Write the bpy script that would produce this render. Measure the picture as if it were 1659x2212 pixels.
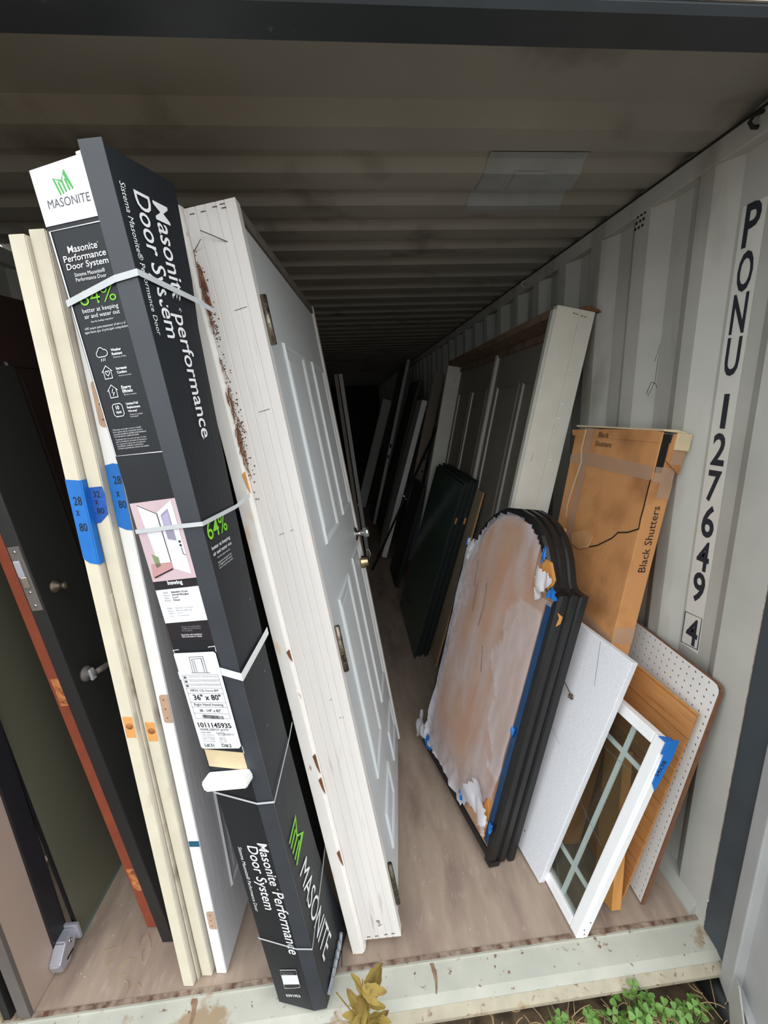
import bpy, bmesh, math, random
from mathutils import Matrix, Vector, Euler
random.seed(7)
scn = bpy.context.scene
COL = scn.collection
for o in list(bpy.data.objects): bpy.data.objects.remove(o)

# ------------------------------------------------------------------ camera
# world: x = 0 inner face of the right container wall, y = 0 front edge of the plywood floor, z = 0 floor
IMG_W, IMG_H = 1659, 2212
F_PX = 910.4
cam_d = bpy.data.cameras.new('camera'); cam = bpy.data.objects.new('camera', cam_d); COL.objects.link(cam)
cam_d.sensor_fit = 'VERTICAL'; cam_d.sensor_height = 24.0; cam_d.lens = F_PX / IMG_H * 24.0
cam_d.clip_start = 0.02; cam_d.clip_end = 200
yaw, pitch, roll = -0.082, -0.241, 0.043
_R = (Matrix.Rotation(yaw, 3, 'Z') @ Matrix.Rotation(pitch, 3, 'X') @ Matrix.Rotation(roll, 3, 'Y'))
_m = Matrix((_R.col[0], _R.col[2], -_R.col[1])).transposed()
cam.matrix_world = Matrix.Translation((-1.065, -0.944, 1.687)) @ _m.to_4x4()
scn.camera = cam

# ------------------------------------------------------------------ world: plain overcast sky
w = bpy.data.worlds.new('overcast_sky'); scn.world = w; w.use_nodes = True
bg = w.node_tree.nodes['Background']
# overcast sky: brightest at the zenith, half as bright at the horizon
_n = w.node_tree.nodes; _l = w.node_tree.links
_tc = _n.new('ShaderNodeTexCoord'); _sx = _n.new('ShaderNodeSeparateXYZ'); _l.new(_tc.outputs['Generated'], _sx.inputs[0])
_mr = _n.new('ShaderNodeMapRange'); _mr.inputs[1].default_value = 0.; _mr.inputs[2].default_value = 1.; _mr.inputs[3].default_value = .5; _mr.inputs[4].default_value = 1.
_l.new(_sx.outputs['Z'], _mr.inputs[0]); _l.new(_mr.outputs[0], bg.inputs[1])
_ml = _n.new('ShaderNodeMath'); _ml.operation = 'MULTIPLY'; _ml.inputs[1].default_value = 1.5; _l.new(_mr.outputs[0], _ml.inputs[0]); _l.new(_ml.outputs[0], bg.inputs[1])
bg.inputs[0].default_value = (0.95, 0.98, 1.0, 1)
scn.view_settings.view_transform = 'Standard'; scn.view_settings.look = 'None'
scn.view_settings.gamma = 1.0; scn.view_settings.use_curve_mapping = False
scn.view_settings.exposure = 1.22
scn.cycles.max_bounces = 8; scn.cycles.diffuse_bounces = 5; scn.cycles.transparent_max_bounces = 16

# ------------------------------------------------------------------ helpers
def S(r, g, b):
    f = lambda c: (c/255/12.92) if c/255 <= .04045 else ((c/255+.055)/1.055)**2.4
    return (f(r), f(g), f(b))
MATS = {}
def mat(name, col, rough=.6, var=.08, scale=9., col2=None, thr=.62, scale2=14., soft=.05, bump=0., bscale=60., metal=0., stretch=(1,1,1), stretch2=(1,1,1), spec=.5, detail=4., col3=None, thr3=.7, scale3=30.):
    if name in MATS: return MATS[name]
    m = bpy.data.materials.new(name); m.use_nodes = True; MATS[name] = m
    nt = m.node_tree; N = nt.nodes; L = nt.links; p = N['Principled BSDF']
    p.inputs['Roughness'].default_value = rough; p.inputs['Metallic'].default_value = metal
    p.inputs['Specular IOR Level'].default_value = spec
    tc = N.new('ShaderNodeTexCoord')
    def noise(sc, st, det=4.):
        mp = N.new('ShaderNodeMapping'); mp.inputs['Scale'].default_value = st
        L.new(tc.outputs['Object'], mp.inputs['Vector'])
        n = N.new('ShaderNodeTexNoise'); n.inputs['Scale'].default_value = sc; n.inputs['Detail'].default_value = det
        L.new(mp.outputs[0], n.inputs['Vector']); return n.outputs['Fac']
    def ramp(fac, a, b, ca, cb):
        r = N.new('ShaderNodeValToRGB'); e = r.color_ramp.elements
        e[0].position = max(0, a); e[1].position = min(1, b); e[0].color = (*ca, 1); e[1].color = (*cb, 1)
        L.new(fac, r.inputs[0]); return r.outputs[0]
    out = ramp(noise(scale, stretch, detail), .3, .7, [c*(1-var) for c in col], [min(1, c*(1+var)) for c in col])
    for c2, th, sc in ((col2, thr, scale2), (col3, thr3, scale3)):
        if c2 is None: continue
        k = ramp(noise(sc, stretch2, 6.), th-soft, th+soft, (0,0,0), (1,1,1))
        mx = N.new('ShaderNodeMixRGB'); L.new(k, mx.inputs[0]); L.new(out, mx.inputs[1]); mx.inputs[2].default_value = (*c2, 1)
        out = mx.outputs[0]
    L.new(out, p.inputs['Base Color'])
    if bump:
        b = N.new('ShaderNodeBump'); b.inputs['Strength'].default_value = bump; b.inputs['Distance'].default_value = .004
        L.new(noise(bscale, stretch), b.inputs['Height']); L.new(b.outputs[0], p.inputs['Normal'])
    return m
def glassy(name, tint, clear=.6, rough=.03, diff=None):
    m = bpy.data.materials.new(name); m.use_nodes = True; nt = m.node_tree; N = nt.nodes; L = nt.links
    p = N['Principled BSDF']; p.inputs['Base Color'].default_value = (*(diff or tint), 1); p.inputs['Roughness'].default_value = rough
    t = N.new('ShaderNodeBsdfTransparent'); t.inputs[0].default_value = (*tint, 1)
    mx = N.new('ShaderNodeMixShader'); mx.inputs[0].default_value = clear
    L.new(p.outputs[0], mx.inputs[1]); L.new(t.outputs[0], mx.inputs[2]); L.new(mx.outputs[0], N['Material Output'].inputs[0])
    MATS[name] = m; return m

def frame(ypr, pos):
    y, l, p = [math.radians(a) for a in ypr]
    return Matrix.Translation(pos) @ (Matrix.Rotation(y, 4, 'Z') @ Matrix.Rotation(p, 4, 'X') @ Matrix.Rotation(l, 4, 'Y'))
def tag(o, label=None, cat=None, group=None, kind=None):
    if label: o['label'] = label
    if cat: o['category'] = cat
    if group: o['group'] = group
    if kind: o['kind'] = kind
    return o
def thing(name, label, cat, mw=Matrix.Identity(4), group=None):
    o = bpy.data.objects.new(name, None); o.empty_display_size = .05; COL.objects.link(o); o.matrix_world = mw; o['kind'] = 'thing'
    return tag(o, label, cat, group)
def link(name, me, m, parent=None, mw=None, smooth=False):
    o = bpy.data.objects.new(name, me); COL.objects.link(o)
    if m: me.materials.append(m)
    if parent: o.parent = parent
    if mw is not None: o.matrix_local = mw
    if smooth:
        for f in me.polygons: f.use_smooth = True
    return o
def bm_obj(name, bm, m, parent=None, mw=None, smooth=False):
    bmesh.ops.recalc_face_normals(bm, faces=bm.faces)
    me = bpy.data.meshes.new(name); bm.to_mesh(me); bm.free()
    return link(name, me, m, parent, mw, smooth)
def add_box(bm, x0, x1, y0, y1, z0, z1):
    v = [bm.verts.new(p) for p in ((x0,y0,z0),(x1,y0,z0),(x1,y1,z0),(x0,y1,z0),(x0,y0,z1),(x1,y0,z1),(x1,y1,z1),(x0,y1,z1))]
    for f in ((0,1,2,3),(4,5,6,7),(0,1,5,4),(1,2,6,5),(2,3,7,6),(3,0,4,7)): bm.faces.new([v[i] for i in f])
def box(name, b, m, parent=None, bev=0., mw=None):
    bm = bmesh.new(); add_box(bm, *b)
    if bev:
        bmesh.ops.recalc_face_normals(bm, faces=bm.faces)
        bmesh.ops.bevel(bm, geom=bm.edges[:], offset=bev, segments=2, affect='EDGES', profile=.6)
    return bm_obj(name, bm, m, parent, mw)
def prism(name, pts, axis, a, b, m, parent=None, mw=None, bev=0.):
    """pts 2d polygon; axis 0: pts=(y,z), 1: pts=(x,z), 2: pts=(x,y)"""
    bm = bmesh.new()
    def P(p, t): return (t, p[0], p[1]) if axis == 0 else ((p[0], t, p[1]) if axis == 1 else (p[0], p[1], t))
    A = [bm.verts.new(P(p, a)) for p in pts]; B = [bm.verts.new(P(p, b)) for p in pts]
    n = len(pts)
    bm.faces.new(A); bm.faces.new(B)
    for i in range(n): bm.faces.new((A[i], A[(i+1) % n], B[(i+1) % n], B[i]))
    if bev:
        bmesh.ops.recalc_face_normals(bm, faces=bm.faces)
        bmesh.ops.bevel(bm, geom=bm.edges[:], offset=bev, segments=2, affect='EDGES')
    return bm_obj(name, bm, m, parent, mw)
def add_tube(bm, pts, r, n=8):
    pts = [Vector(p) for p in pts]; rings = []
    for i, p in enumerate(pts):
        t = (pts[min(i+1, len(pts)-1)] - pts[max(i-1, 0)]).normalized()
        u = t.orthogonal().normalized(); v = t.cross(u)
        if rings:
            u0 = pu - t * pu.dot(t); u = u0.normalized(); v = t.cross(u)
        pu = u
        rr = r[i] if isinstance(r, (list, tuple)) else r
        rings.append([bm.verts.new(p + (u*math.cos(2*math.pi*k/n) + v*math.sin(2*math.pi*k/n))*rr) for k in range(n)])
    for a, b in zip(rings, rings[1:]):
        for k in range(n): bm.faces.new((a[k], a[(k+1) % n], b[(k+1) % n], b[k]))
    bm.faces.new(rings[0]); bm.faces.new(rings[-1])
def tube(name, pts, r, m, parent=None, n=8, mw=None):
    bm = bmesh.new(); add_tube(bm, pts, r, n); return bm_obj(name, bm, m, parent, mw, smooth=True)
def lathe(name, prof, base, axis, m, parent=None, n=20):
    """prof: (radius, distance) pairs; revolved around axis from base"""
    ax = Vector(axis).normalized(); u = ax.orthogonal().normalized(); v = ax.cross(u); b = Vector(base); bm = bmesh.new(); rs = []
    for r, d in prof: rs.append([bm.verts.new(b + ax*d + (u*math.cos(2*math.pi*k/n)+v*math.sin(2*math.pi*k/n))*max(r, 1e-4)) for k in range(n)])
    for a, c in zip(rs, rs[1:]):
        for k in range(n): bm.faces.new((a[k], a[(k+1) % n], c[(k+1) % n], c[k]))
    bm.faces.new(rs[0]); bm.faces.new(rs[-1])
    o = bm_obj(name, bm, m, parent)
    for f in o.data.polygons: f.use_smooth = len(f.vertices) == 4
    return o
class Face:
    """a flat face of a thing: 2d (u,v) on it -> local 3d; prints are laid d above it"""
    def __init__(s, parent, o, u, v, d=.0007):
        s.p = parent; s.o = Vector(o); s.u = Vector(u).normalized(); s.v = Vector(v).normalized(); s.n = s.u.cross(s.v); s.d = d
    def pt(s, a, b, d=0.): return s.o + s.u*a + s.v*b + s.n*(s.d + d)
    def poly(s, name, pts, m, d=0., parent=None):
        bm = bmesh.new(); bm.faces.new([bm.verts.new(s.pt(a, b, d)) for a, b in pts])
        me = bpy.data.meshes.new(name); bm.to_mesh(me); bm.free()
        return link(name, me, m, parent or s.p)
    def rect(s, name, a0, a1, b0, b1, m, d=0., parent=None): return s.poly(name, ((a0,b0),(a1,b0),(a1,b1),(a0,b1)), m, d, parent)
    def ribbons(s, name, lines, w, m, d=0., parent=None):
        bm = bmesh.new()
        for ln in lines:
            L = []
            for i, q in enumerate(ln):
                q = Vector(q); t = (Vector(ln[min(i+1, len(ln)-1)]) - Vector(ln[max(i-1, 0)]))
                if t.length < 1e-9: t = Vector((1, 0))
                t.normalize(); nn = Vector((-t.y, t.x)); ww = w
                if 0 < i < len(ln)-1:
                    t1 = (q-Vector(ln[i-1])).normalized(); c = max(.45, t1.dot(t)); ww = w/c
                L.append((bm.verts.new(s.pt(*(q+nn*ww/2), d)), bm.verts.new(s.pt(*(q-nn*ww/2), d))))
            for (a, b), (c, e) in zip(L, L[1:]): bm.faces.new((a, b, e, c))
        me = bpy.data.meshes.new(name); bm.to_mesh(me); bm.free()
        return link(name, me, m, parent or s.p)
TEXTS = []
def text(face, body, a, b, width, m, rot=0, name='lettering', bold=0., d=0., asp=1., parent=None, align='LEFT', shear=0., res=3, space=1., height=None):
    """baseline-left at face (a,b); rot in degrees; scaled so the line is width wide (longest line)"""
    cu = bpy.data.curves.new(name, 'FONT'); cu.body = body; cu.resolution_u = res; cu.offset = bold; cu.align_x = align; cu.shear = shear; cu.space_character = space
    o = bpy.data.objects.new(name, cu); COL.objects.link(o)
    TEXTS.append((o, face, a, b, width, m, rot, name, d, asp, parent, height))
def flush_texts():
    dg = bpy.context.evaluated_depsgraph_get(); dg.update()
    for o, face, a, b, width, m, rot, name, d, asp, parent, height in TEXTS:
        me = bpy.data.meshes.new_from_object(o.evaluated_get(dg)); bpy.data.objects.remove(o); me.name = name
        xs = [v.co.x for v in me.vertices]; x0, x1 = min(xs), max(xs); k = width/(x1-x0)
        if height:
            ys = [v.co.y for v in me.vertices]; asp = height/(max(ys)-min(ys))/k
            for v in me.vertices: v.co.y -= min(ys)
        c, s_ = math.cos(math.radians(rot)), math.sin(math.radians(rot))
        for v in me.vertices:
            x, y = (v.co.x-x0)*k, v.co.y*k*asp
            v.co = face.pt(a + x*c - y*s_, b + x*s_ + y*c, d)
        me.materials.clear(); link(name, me, m, parent or face.p)
    TEXTS.clear()

# ------------------------------------------------------------------ materials
M_wall = mat('weathered_grey_container_paint', S(184,184,177), .65, .10, 3.5, S(122,118,100), .66, 5., .12, stretch2=(1,1,.25), col3=S(190,190,182), thr3=.70, scale3=11)
M_roof = mat('grey_roof_paint', S(156,154,146), .7, .10, 2.5, S(110,104,94), .68, 4., .1)
M_plate = mat('bare_grey_paint', S(172,172,165), .6, .08, 5.)
M_blue = mat('slate_blue_gloss_paint', S(62,70,76), .45, .12, 8., S(150,150,140), .76, 22., .02, stretch2=(1,1,.35))
M_head = mat('chipped_slate_blue_paint', S(50,58,64), .5, .15, 7., S(120,112,96), .72, 26., .03, col3=S(110,62,40), thr3=.72, scale3=13)
M_rust = mat('rust_stain', S(110,66,46), .85, .3, 30.)
M_sill = mat('worn_pale_green_grey_paint', S(172,172,160), .55, .10, 9., S(112,76,58), .68, 60., .03, stretch2=(.8,1,1), col3=S(146,126,100), thr3=.62, scale3=9)
M_lip = mat('rusted_lip_paint', S(166,158,138), .7, .12, 20., S(104,76,58), .66, 60., .05, col3=S(150,128,100), thr3=.6, scale3=14)
M_under = mat('flat_dark_grey', S(44,42,38), .9, .3, 20.)
M_ply = mat('scuffed_brown_plywood', S(160,142,126), .66, .12, 9., S(126,104,96), .62, 5., .12, bump=.12, bscale=40, stretch=(3,.4,1), col3=S(176,160,146), thr3=.70, scale3=30, stretch2=(1.6,.5,1))
M_soil = mat('leaf_litter_soil', S(98,82,62), .95, .35, 24., S(60,52,38), .55, 16., .08, bump=.8, bscale=50)
M_alu = mat('dull_aluminium_patch', S(158,164,166), .45, .08, 12.)
M_doorgrey = mat('light_grey_container_door_paint', S(176,178,178), .5, .06, 6., S(140,138,132), .72, 12., .05)
M_black = mat('black_void', S(12,12,12), .9, .1)
M_navy = mat('navy_stencil_ink', S(38,42,52), .6, .08)
M_strip = mat('off_white_decal_film', S(222,221,214), .45, .05, 12.)
M_ink = mat('black_marker', S(26,24,28), .6, 0.)
M_cream = mat('cream_primed_door_edge', S(218,211,190), .6, .05, 14., S(196,184,156), .7, 12., .08, bump=.1)
M_creamside = mat('cream_primed_skin', S(222,216,202), .6, .05, 14., S(178,168,150), .68, 9., .1)
M_whitep = mat('fresh_white_primer', S(238,238,236), .5, .03, 10.)
M_greyskin = mat('white_woodgrain_skin', S(214,216,222), .5, .04, 30., bump=.25, bscale=70, stretch=(1,1,.12))
M_thin = mat('dirty_hardboard', S(206,200,184), .7, .1, 9., S(140,128,110), .6, 8., .1)
M_notch = mat('raw_orange_wood', S(224,160,92), .7, .1, 40.)
M_bore = mat('bored_wood', S(168,108,56), .8, .15, 40.)
M_tan_m = mat('bare_mdf_mortise', S(186,156,132), .8, .12, 40., S(120,88,70), .68, 30., .06)
M_tape = mat('blue_painters_tape', S(22,112,196), .6, .06, 18., bump=.2, bscale=60)
M_tape2 = mat('wrinkled_blue_tape', S(24,84,168), .55, .12, 30., bump=.5, bscale=90)
M_tape3 = mat('faded_teal_tape', S(30,92,120), .6, .06, 18.)
M_card = mat('black_printed_cardboard', S(33,37,42), .45, .08, 14., bump=.12, bscale=160, stretch=(1,1,.1), spec=.32)
M_cardcore = mat('raw_cardboard_edge', S(150,118,86), .85, .15, 60.)
M_print_w = mat('white_print', S(236,238,240), .5, .02)
M_print_g = mat('grey_print', S(148,152,158), .5, .02)
M_green = mat('lime_green_print', S(126,206,40), .5, .02)
M_green2 = mat('leaf_green_print', S(78,176,88), .5, .02)
M_greytxt = mat('charcoal_print', S(74,74,80), .5, .02)
M_blackprint = mat('purple_black_print', S(34,31,38), .45, .03)
M_paper = mat('white_sticker_paper', S(232,234,238), .45, .02, 20.)
M_strap = mat('clear_grey_strapping', S(196,202,205), .35, .05, 30.)
M_strapw = mat('white_strapping', S(226,228,228), .45, .03, 30.)
M_char = mat('charcoal_door_paint', S(70,72,72), .5, .05, 8.)
M_plas = mat('white_plastic', S(240,240,236), .35, .02)
M_film = mat('cloudy_film', S(150,156,162), .25, .2, 30.)
M_jamb = mat('bare_white_jamb', S(224,220,216), .65, .05, 26., S(196,188,180), .68, 40., .06, bump=.12, bscale=120, stretch=(1,1,.05), stretch2=(1,1,.1))
M_mould = mat('chipped_white_brickmould', S(238,234,228), .55, .03, 12., S(232,196,150), .66, 7., .05, stretch2=(2.5,2.5,.8), col3=S(150,98,66), thr3=.74, scale3=22)
M_leaf = mat('pale_grey_door_paint', S(206,212,214), .42, .02, 6.)
M_leafedge = mat('door_panel_highlight', S(212,218,220), .4, .02, 6.)
M_wdark = mat('weathered_head_jamb', S(112,106,100), .7, .15, 12.)
M_brass = mat('aged_brass', S(140,132,116), .35, .2, 60., S(84,76,64), .55, 60., .1, metal=.9)
M_bronze = mat('tarnished_bronze', S(96,88,76), .45, .2, 60., metal=.8)
M_chrome = mat('brushed_steel', S(205,205,205), .22, .05, 30., metal=1.)
M_nickel = mat('satin_brass_nickel', S(190,176,140), .28, .08, 30., metal=1.)
M_needle = mat('brown_pine_needles', S(118,74,44), .85, .3, 60.)
M_dirt = mat('dark_dirt', S(92,70,52), .95, .3, 80.)
M_darkdoor = mat('black_painted_door', S(26,27,28), .5, .1, 12.)
M_mahog = mat('dark_mahogany_face', S(40,24,22), .5, .15, 10.)
M_redwood = mat('red_brown_primed_edge', S(134,62,38), .65, .12, 18.)
M_plug = mat('raw_splintered_wood', S(192,122,70), .8, .25, 60., S(132,66,40), .55, 50., .1)
M_taupe = mat('taupe_metal_skin', S(172,152,140), .45, .03, 8.)
M_taupe2 = mat('sand_beige_aluminium', S(170,156,130), .5, .06, 10.)
M_gunmetal = mat('grey_brown_stop', S(96,90,86), .55, .1, 20.)
M_gasket = mat('black_rubber_gasket', S(20,20,22), .6, .1)
M_gedge = mat('ground_glass_edge', S(92,112,104), .3, .1, 20.)
M_silver = mat('brushed_silver_zinc', S(186,188,198), .35, .06, 40., metal=.55)
M_latticew = mat('old_white_jamb_paint', S(216,213,202), .6, .05, 10., S(190,182,164), .72, 16., .04, stretch2=(1,1,.2), col3=S(120,108,92), thr3=.76, scale3=44)
M_raww = mat('raw_brown_header', S(128,106,86), .75, .2, 14., S(88,70,56), .62, 12., .1)
M_taupeleaf = mat('dusty_taupe_door', S(128,122,112), .6, .06, 8.)
M_bead = mat('light_panel_bead', S(190,190,182), .55, .04, 10.)
M_glassdark = glassy('dark_green_glass', S(120,150,138), .22, .10, S(74,98,88))
M_edgeblk = mat('black_glazing_spacer', S(30,31,36), .5, .15, 30.)
M_mdf = mat('dusty_tan_hardboard', S(164,150,124), .7, .06, 10.)
M_blackwood = mat('scuffed_black_frame', S(24,24,25), .4, .12, 12., S(110,92,70), .78, 40., .015, stretch2=(1,1,.5))
M_bluefilm = mat('dark_blue_film_strip', S(20,62,104), .3, .2, 16.)
M_back = mat('tan_kraft_backing', S(186,142,112), .65, .06, 5., S(196,158,132), .6, 4., .15)
M_orange = mat('bare_orange_backing', S(204,142,72), .65, .1, 20.)
M_carton = mat('brown_corrugated_carton', S(204,146,92), .8, .06, 8., S(150,98,58), .62, 6., .15, bump=.15, bscale=110, stretch=(1,1,.15))
M_cartonl = mat('torn_carton_lining', S(202,152,102), .85, .08, 30.)
M_cream2 = mat('yellowed_tape_edge', S(214,196,160), .6, .08, 20.)
M_cleartape = glassy('clear_packing_tape', (.95,.93,.9), .55, .25, S(206,180,156))
M_foam = mat('white_foam_board', S(228,230,235), .75, .04, 120., bump=.35, bscale=220)
M_peg = mat('white_pegboard_face', S(226,226,224), .5, .03, 10.)
M_pegcore = mat('brown_hardboard_core', S(120,82,58), .8, .15, 40.)
M_beadw = mat('honey_pine_panelling', S(186,132,80), .45, .14, 7., S(164,100,48), .6, 12., .12, stretch=(3,.6,8), stretch2=(3,.4,10))
M_lumber = mat('yellow_pine_board', S(198,140,76), .6, .14, 10., stretch=(6,6,.6))
M_vinyl = mat('white_vinyl', S(240,241,242), .35, .015, 10.)
M_munt = mat('pale_grille_bars', S(238,246,248), .4, .02)
M_clear = glassy('clear_pane', (.93,.95,.93), .86, .02, S(58,60,54))  # diffuse part raised to carry a grey haze of reflection
M_wleaf = mat('weed_leaf', S(96,134,58), .55, .2, 20.)
M_dry = mat('dry_olive_leaf', S(150,128,58), .75, .3, 30., S(112,84,44), .55, 30., .1)
M_straw = mat('straw', S(178,150,108), .85, .2, 30.)
M_chip = mat('pale_wood_chip', S(222,210,190), .8, .1, 30.)
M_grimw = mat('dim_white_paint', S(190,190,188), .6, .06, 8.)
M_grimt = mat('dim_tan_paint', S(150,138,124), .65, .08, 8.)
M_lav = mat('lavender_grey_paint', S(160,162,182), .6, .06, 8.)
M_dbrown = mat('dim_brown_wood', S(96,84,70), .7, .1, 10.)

# ------------------------------------------------------------------ the container
LW = -2.35; BACK = 12.0; TOP = 2.39
def profile(front, first, n):
    """(y, depth) points of a corrugated side wall"""
    pts = front[:]
    y = first
    for i in range(n):
        pts += [(y, 0.), (y+.066, .036), (y+.139, .036), (y+.206, 0.)]; y += .278
    return pts + [(BACK, 0.)]
front = [(-.022, 0.), (.088, 0.), (.142, .036), (.266, .036), (.322, 0.)]
def corr(name, pts, x, sgn, z0, z1, m):
    bm = bmesh.new(); pv = None
    for y, d in pts:
        a = bm.verts.new((x+sgn*d, y, z0)); b = bm.verts.new((x+sgn*d, y, z1))
        if pv: bm.faces.new((pv[0], a, b, pv[1]))
        pv = (a, b)
    me = bpy.data.meshes.new(name); bm.to_mesh(me); bm.free(); o = link(name, me, m); o['kind'] = 'structure'; return o
wall_right = corr('wall_right', profile(front, .372, 41), 0, 1, -.02, 2.34, M_wall)
wall_left = corr('wall_left', profile(front, .372, 41), LW, -1, -.02, 2.335, M_wall)
wb = box('wall_back', (LW-.05, .05, BACK, BACK+.03, -.1, 2.5), mat('shade_dark_back_wall', S(58,52,46), .8, .2, 4.)); wb['kind'] = 'structure'  # darkened so the unlit far end is put into the wall colour
# roof: shallow cross ribs
bm = bmesh.new(); rp = [(-.12, 2.386), (.165, 2.386), (.172, 2.392), (.24, 2.392)]
y = .30
while y < BACK:
    rp += [(y, 2.368), (y+.095, 2.368), (y+.135, 2.390), (y+.17, 2.390)]; y += .208
pv = None
for yy, zz in rp:
    a = bm.verts.new((LW-.05, yy, zz)); b = bm.verts.new((.06, yy, zz))
    if pv: bm.faces.new((pv[0], pv[1], b, a))
    pv = (a, b)
me = bpy.data.meshes.new('ceiling'); bm.to_mesh(me); bm.free(); ceiling = link('ceiling', me, M_roof); ceiling['kind'] = 'structure'
# aluminium patch taped over the roof ribs
def rz(y):
    for (a, za), (b, zb) in zip(rp, rp[1:]):
        if a <= y <= b: return za+(zb-za)*(y-a)/max(b-a, 1e-6)
    return 2.368
def patch(name, x0, x1, x2, x3, ya, yb, d):
    bm = bmesh.new(); ys = sorted({ya, yb} | {yy for yy, _ in rp if ya < yy < yb}); pv = None
    for yy in ys:
        t = (yy-ya)/(yb-ya); z = rz(yy)-d
        a = bm.verts.new((x0+(x3-x0)*t, yy, z)); b = bm.verts.new((x1+(x2-x1)*t, yy, z))
        if pv: bm.faces.new((pv[0], pv[1], b, a))
        pv = (a, b)
    me = bpy.data.meshes.new(name); bm.to_mesh(me); bm.free(); o = link(name, me, M_alu, ceiling); o['label'] = 'dull grey metal patch taped over roof ribs'; return o
patch('patch_sheet', -.60, -.31, -.24, -.59, .41, .75, .0025)
patch('patch_sheet', -.50, -.40, -.38, -.49, .50, .70, .004)
def struct(name, b, m, bev=0., parent=None):
    o = box(name, b, m, parent, bev)
    if not parent: o['kind'] = 'structure'
    return o
rail = struct('trim_1', (-.004, .06, .0, BACK, 2.300, 2.358), M_wall, .004)
struct('trim_2', (LW-.06, LW+.004, .0, BACK, 2.300, 2.358), M_wall, .004)
struct('trim_8', (.0, .03, .0, BACK, 2.358, 2.367), M_under); struct('trim_9', (.03, .06, .0, BACK, 2.355, 2.40), M_wall)  # thin dark strip stands in for the shaded gap under the roof
kick = prism('trim_3', ((-.022,0),(-.022,.012),(.0,.05),(.045,.05),(.045,0)), 1, .01, 4., M_plate); kick['kind'] = 'structure'
def lash(y, big=1.):
    tube('lashing_ring', [(-.003, y, 2.350), (-.016*big, y+.010, 2.347), (-.020*big, y+.016, 2.335), (-.012*big, y+.016, 2.325), (-.003, y+.010, 2.322)], .005, M_wall if y > 1 else M_under, rail)
lash(.19, 1.2); lash(1.585); lash(3.0)
# header, posts, sill
head = prism('trim_4', ((-.150,2.46),(-.150,2.292),(-.142,2.283),(-.078,2.28),(-.078,2.388),(-.078,2.46)), 0, LW-.16, .16, M_head); head['kind'] = 'structure'
box('face_plate', (LW-.15, .15, -.154, -.1502, 2.296, 2.46), mat('peeling_pale_header', S(186,180,168), .4, .1, 10., S(120,76,54), .62, 16., .06), head)
post_r = struct('trim_5', (0.0, .16, -.118, -.022, -.2, 2.5), M_blue, .006)
struct('trim_6', (LW-.16, LW, -.118, -.022, -.2, 2.5), M_blue, .006)
sill = prism('trim_7', ((-.002,.0),(-.010,.001),(-.012,-.004),(-.075,-.016),(-.098,-.03),(-.112,-.038),(-.117,-.045),(-.117,-.056),(-.06,-.056),(-.002,-.03)), 0, LW, .03, M_sill); sill['kind'] = 'structure'
prism('rusted_lip', ((-.097,-.0285),(-.1125,-.0370),(-.1185,-.0445),(-.1185,-.0565),(-.115,-.0565),(-.115,-.045),(-.110,-.038)), 0, LW+.01, .028, M_lip, sill)
box('edge_strip', (LW, -.004, -.005, .008, -.001, .0018), mat('dirty_steel_edge', S(150,134,118), .7, .2, 40., S(92,62,48), .52, 30., .1), sill)
box('cross_beam', (LW, .03, .02, .12, -.2, -.031), M_under, sill)
for sx_, w2 in ((-.90,.011),(-1.62,.014)):
    random.seed(int(-sx_*100)); L_, R__ = [], []
    for k in range(9):
        t = k/8; yy = -.012-.066*t; zz = -.0038-.0122*t; wd = w2*(1.5-1.25*t)*random.uniform(.7,1.2); cx = sx_+.006*math.sin(3*t)
        L_.append((cx-wd*.5, yy, zz)); R__.append((cx+wd*.5, yy, zz))
    bm = bmesh.new(); a_ = [bm.verts.new((x, y, z+.0007)) for x, y, z in L_]; b_ = [bm.verts.new((x, y, z+.0007)) for x, y, z in R__]
    for k in range(8): bm.faces.new((a_[k], b_[k], b_[k+1], a_[k+1]))
    bm_obj('rust_seam', bm, mat('brown_rust_streak', S(124,98,78), .85, .3, 60.), sill)
sp = Face(sill, (0, -.0, -.005), (1,0,0), (0,1,0), .0012)
# floor: plywood sheets with open joints
floor = struct('floor', (LW, .0, .0, BACK, -.03, -.006), M_under)
xs = [LW, -1.18, .0]; ysheet = [.008, .86, 3.2, 5.6, 8.0, 10.4, BACK]
for i in range(2):
    for j in range(len(ysheet)-1):
        o = box('plywood_sheet', (xs[i]+.001, xs[i+1]-.001, ysheet[j]+.001, ysheet[j+1]-.001, -.0058, 0.), M_ply, floor); o.location.z = -.0003*((i+j) % 2)
# right-hand container door, swung open
dl = thing('door_1', 'light grey container door leaf swung open beside the blue corner post', 'door', frame((-22, 0, 0), (.006, -.120, -.062)))
dl['kind'] = 'structure'
for k in ('label', 'category'): del dl[k]
box('hinge_flange', (0, .05, -.24, 0., 0, 2.4), M_doorgrey, dl, .008)
box('frame_member', (-.025, .004, -.06, .0, -.01, 2.41), M_doorgrey, dl, .004)
box('frame_member', (-.02, .004, -.24, -.06, -.01, .07), M_doorgrey, dl, .004)
box('leaf_panel', (0, .05, -1.15, 0., 0, 2.4), M_doorgrey, dl, .008, Matrix.Translation((.0, -.235, 0)) @ Matrix.Rotation(math.radians(75), 4, 'Z'))  # leaf turned outward from an added flange so it blocks less light
prism('seal_flap', ((-.07,.02),(-.075,.12),(-.095,.125),(-.19,.0),(-.17,-.05),(-.10,-.04)), 0, -.03, -.026, M_plate, dl)
# ground outside
bm = bmesh.new(); bmesh.ops.create_grid(bm, x_segments=60, y_segments=60, size=10)
for v in bm.verts: v.co.z += random.uniform(-.012, .012)
g = bm_obj('ground', bm, M_soil, None, Matrix.Translation((-1, -2, -.2))); g['kind'] = 'structure'


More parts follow.
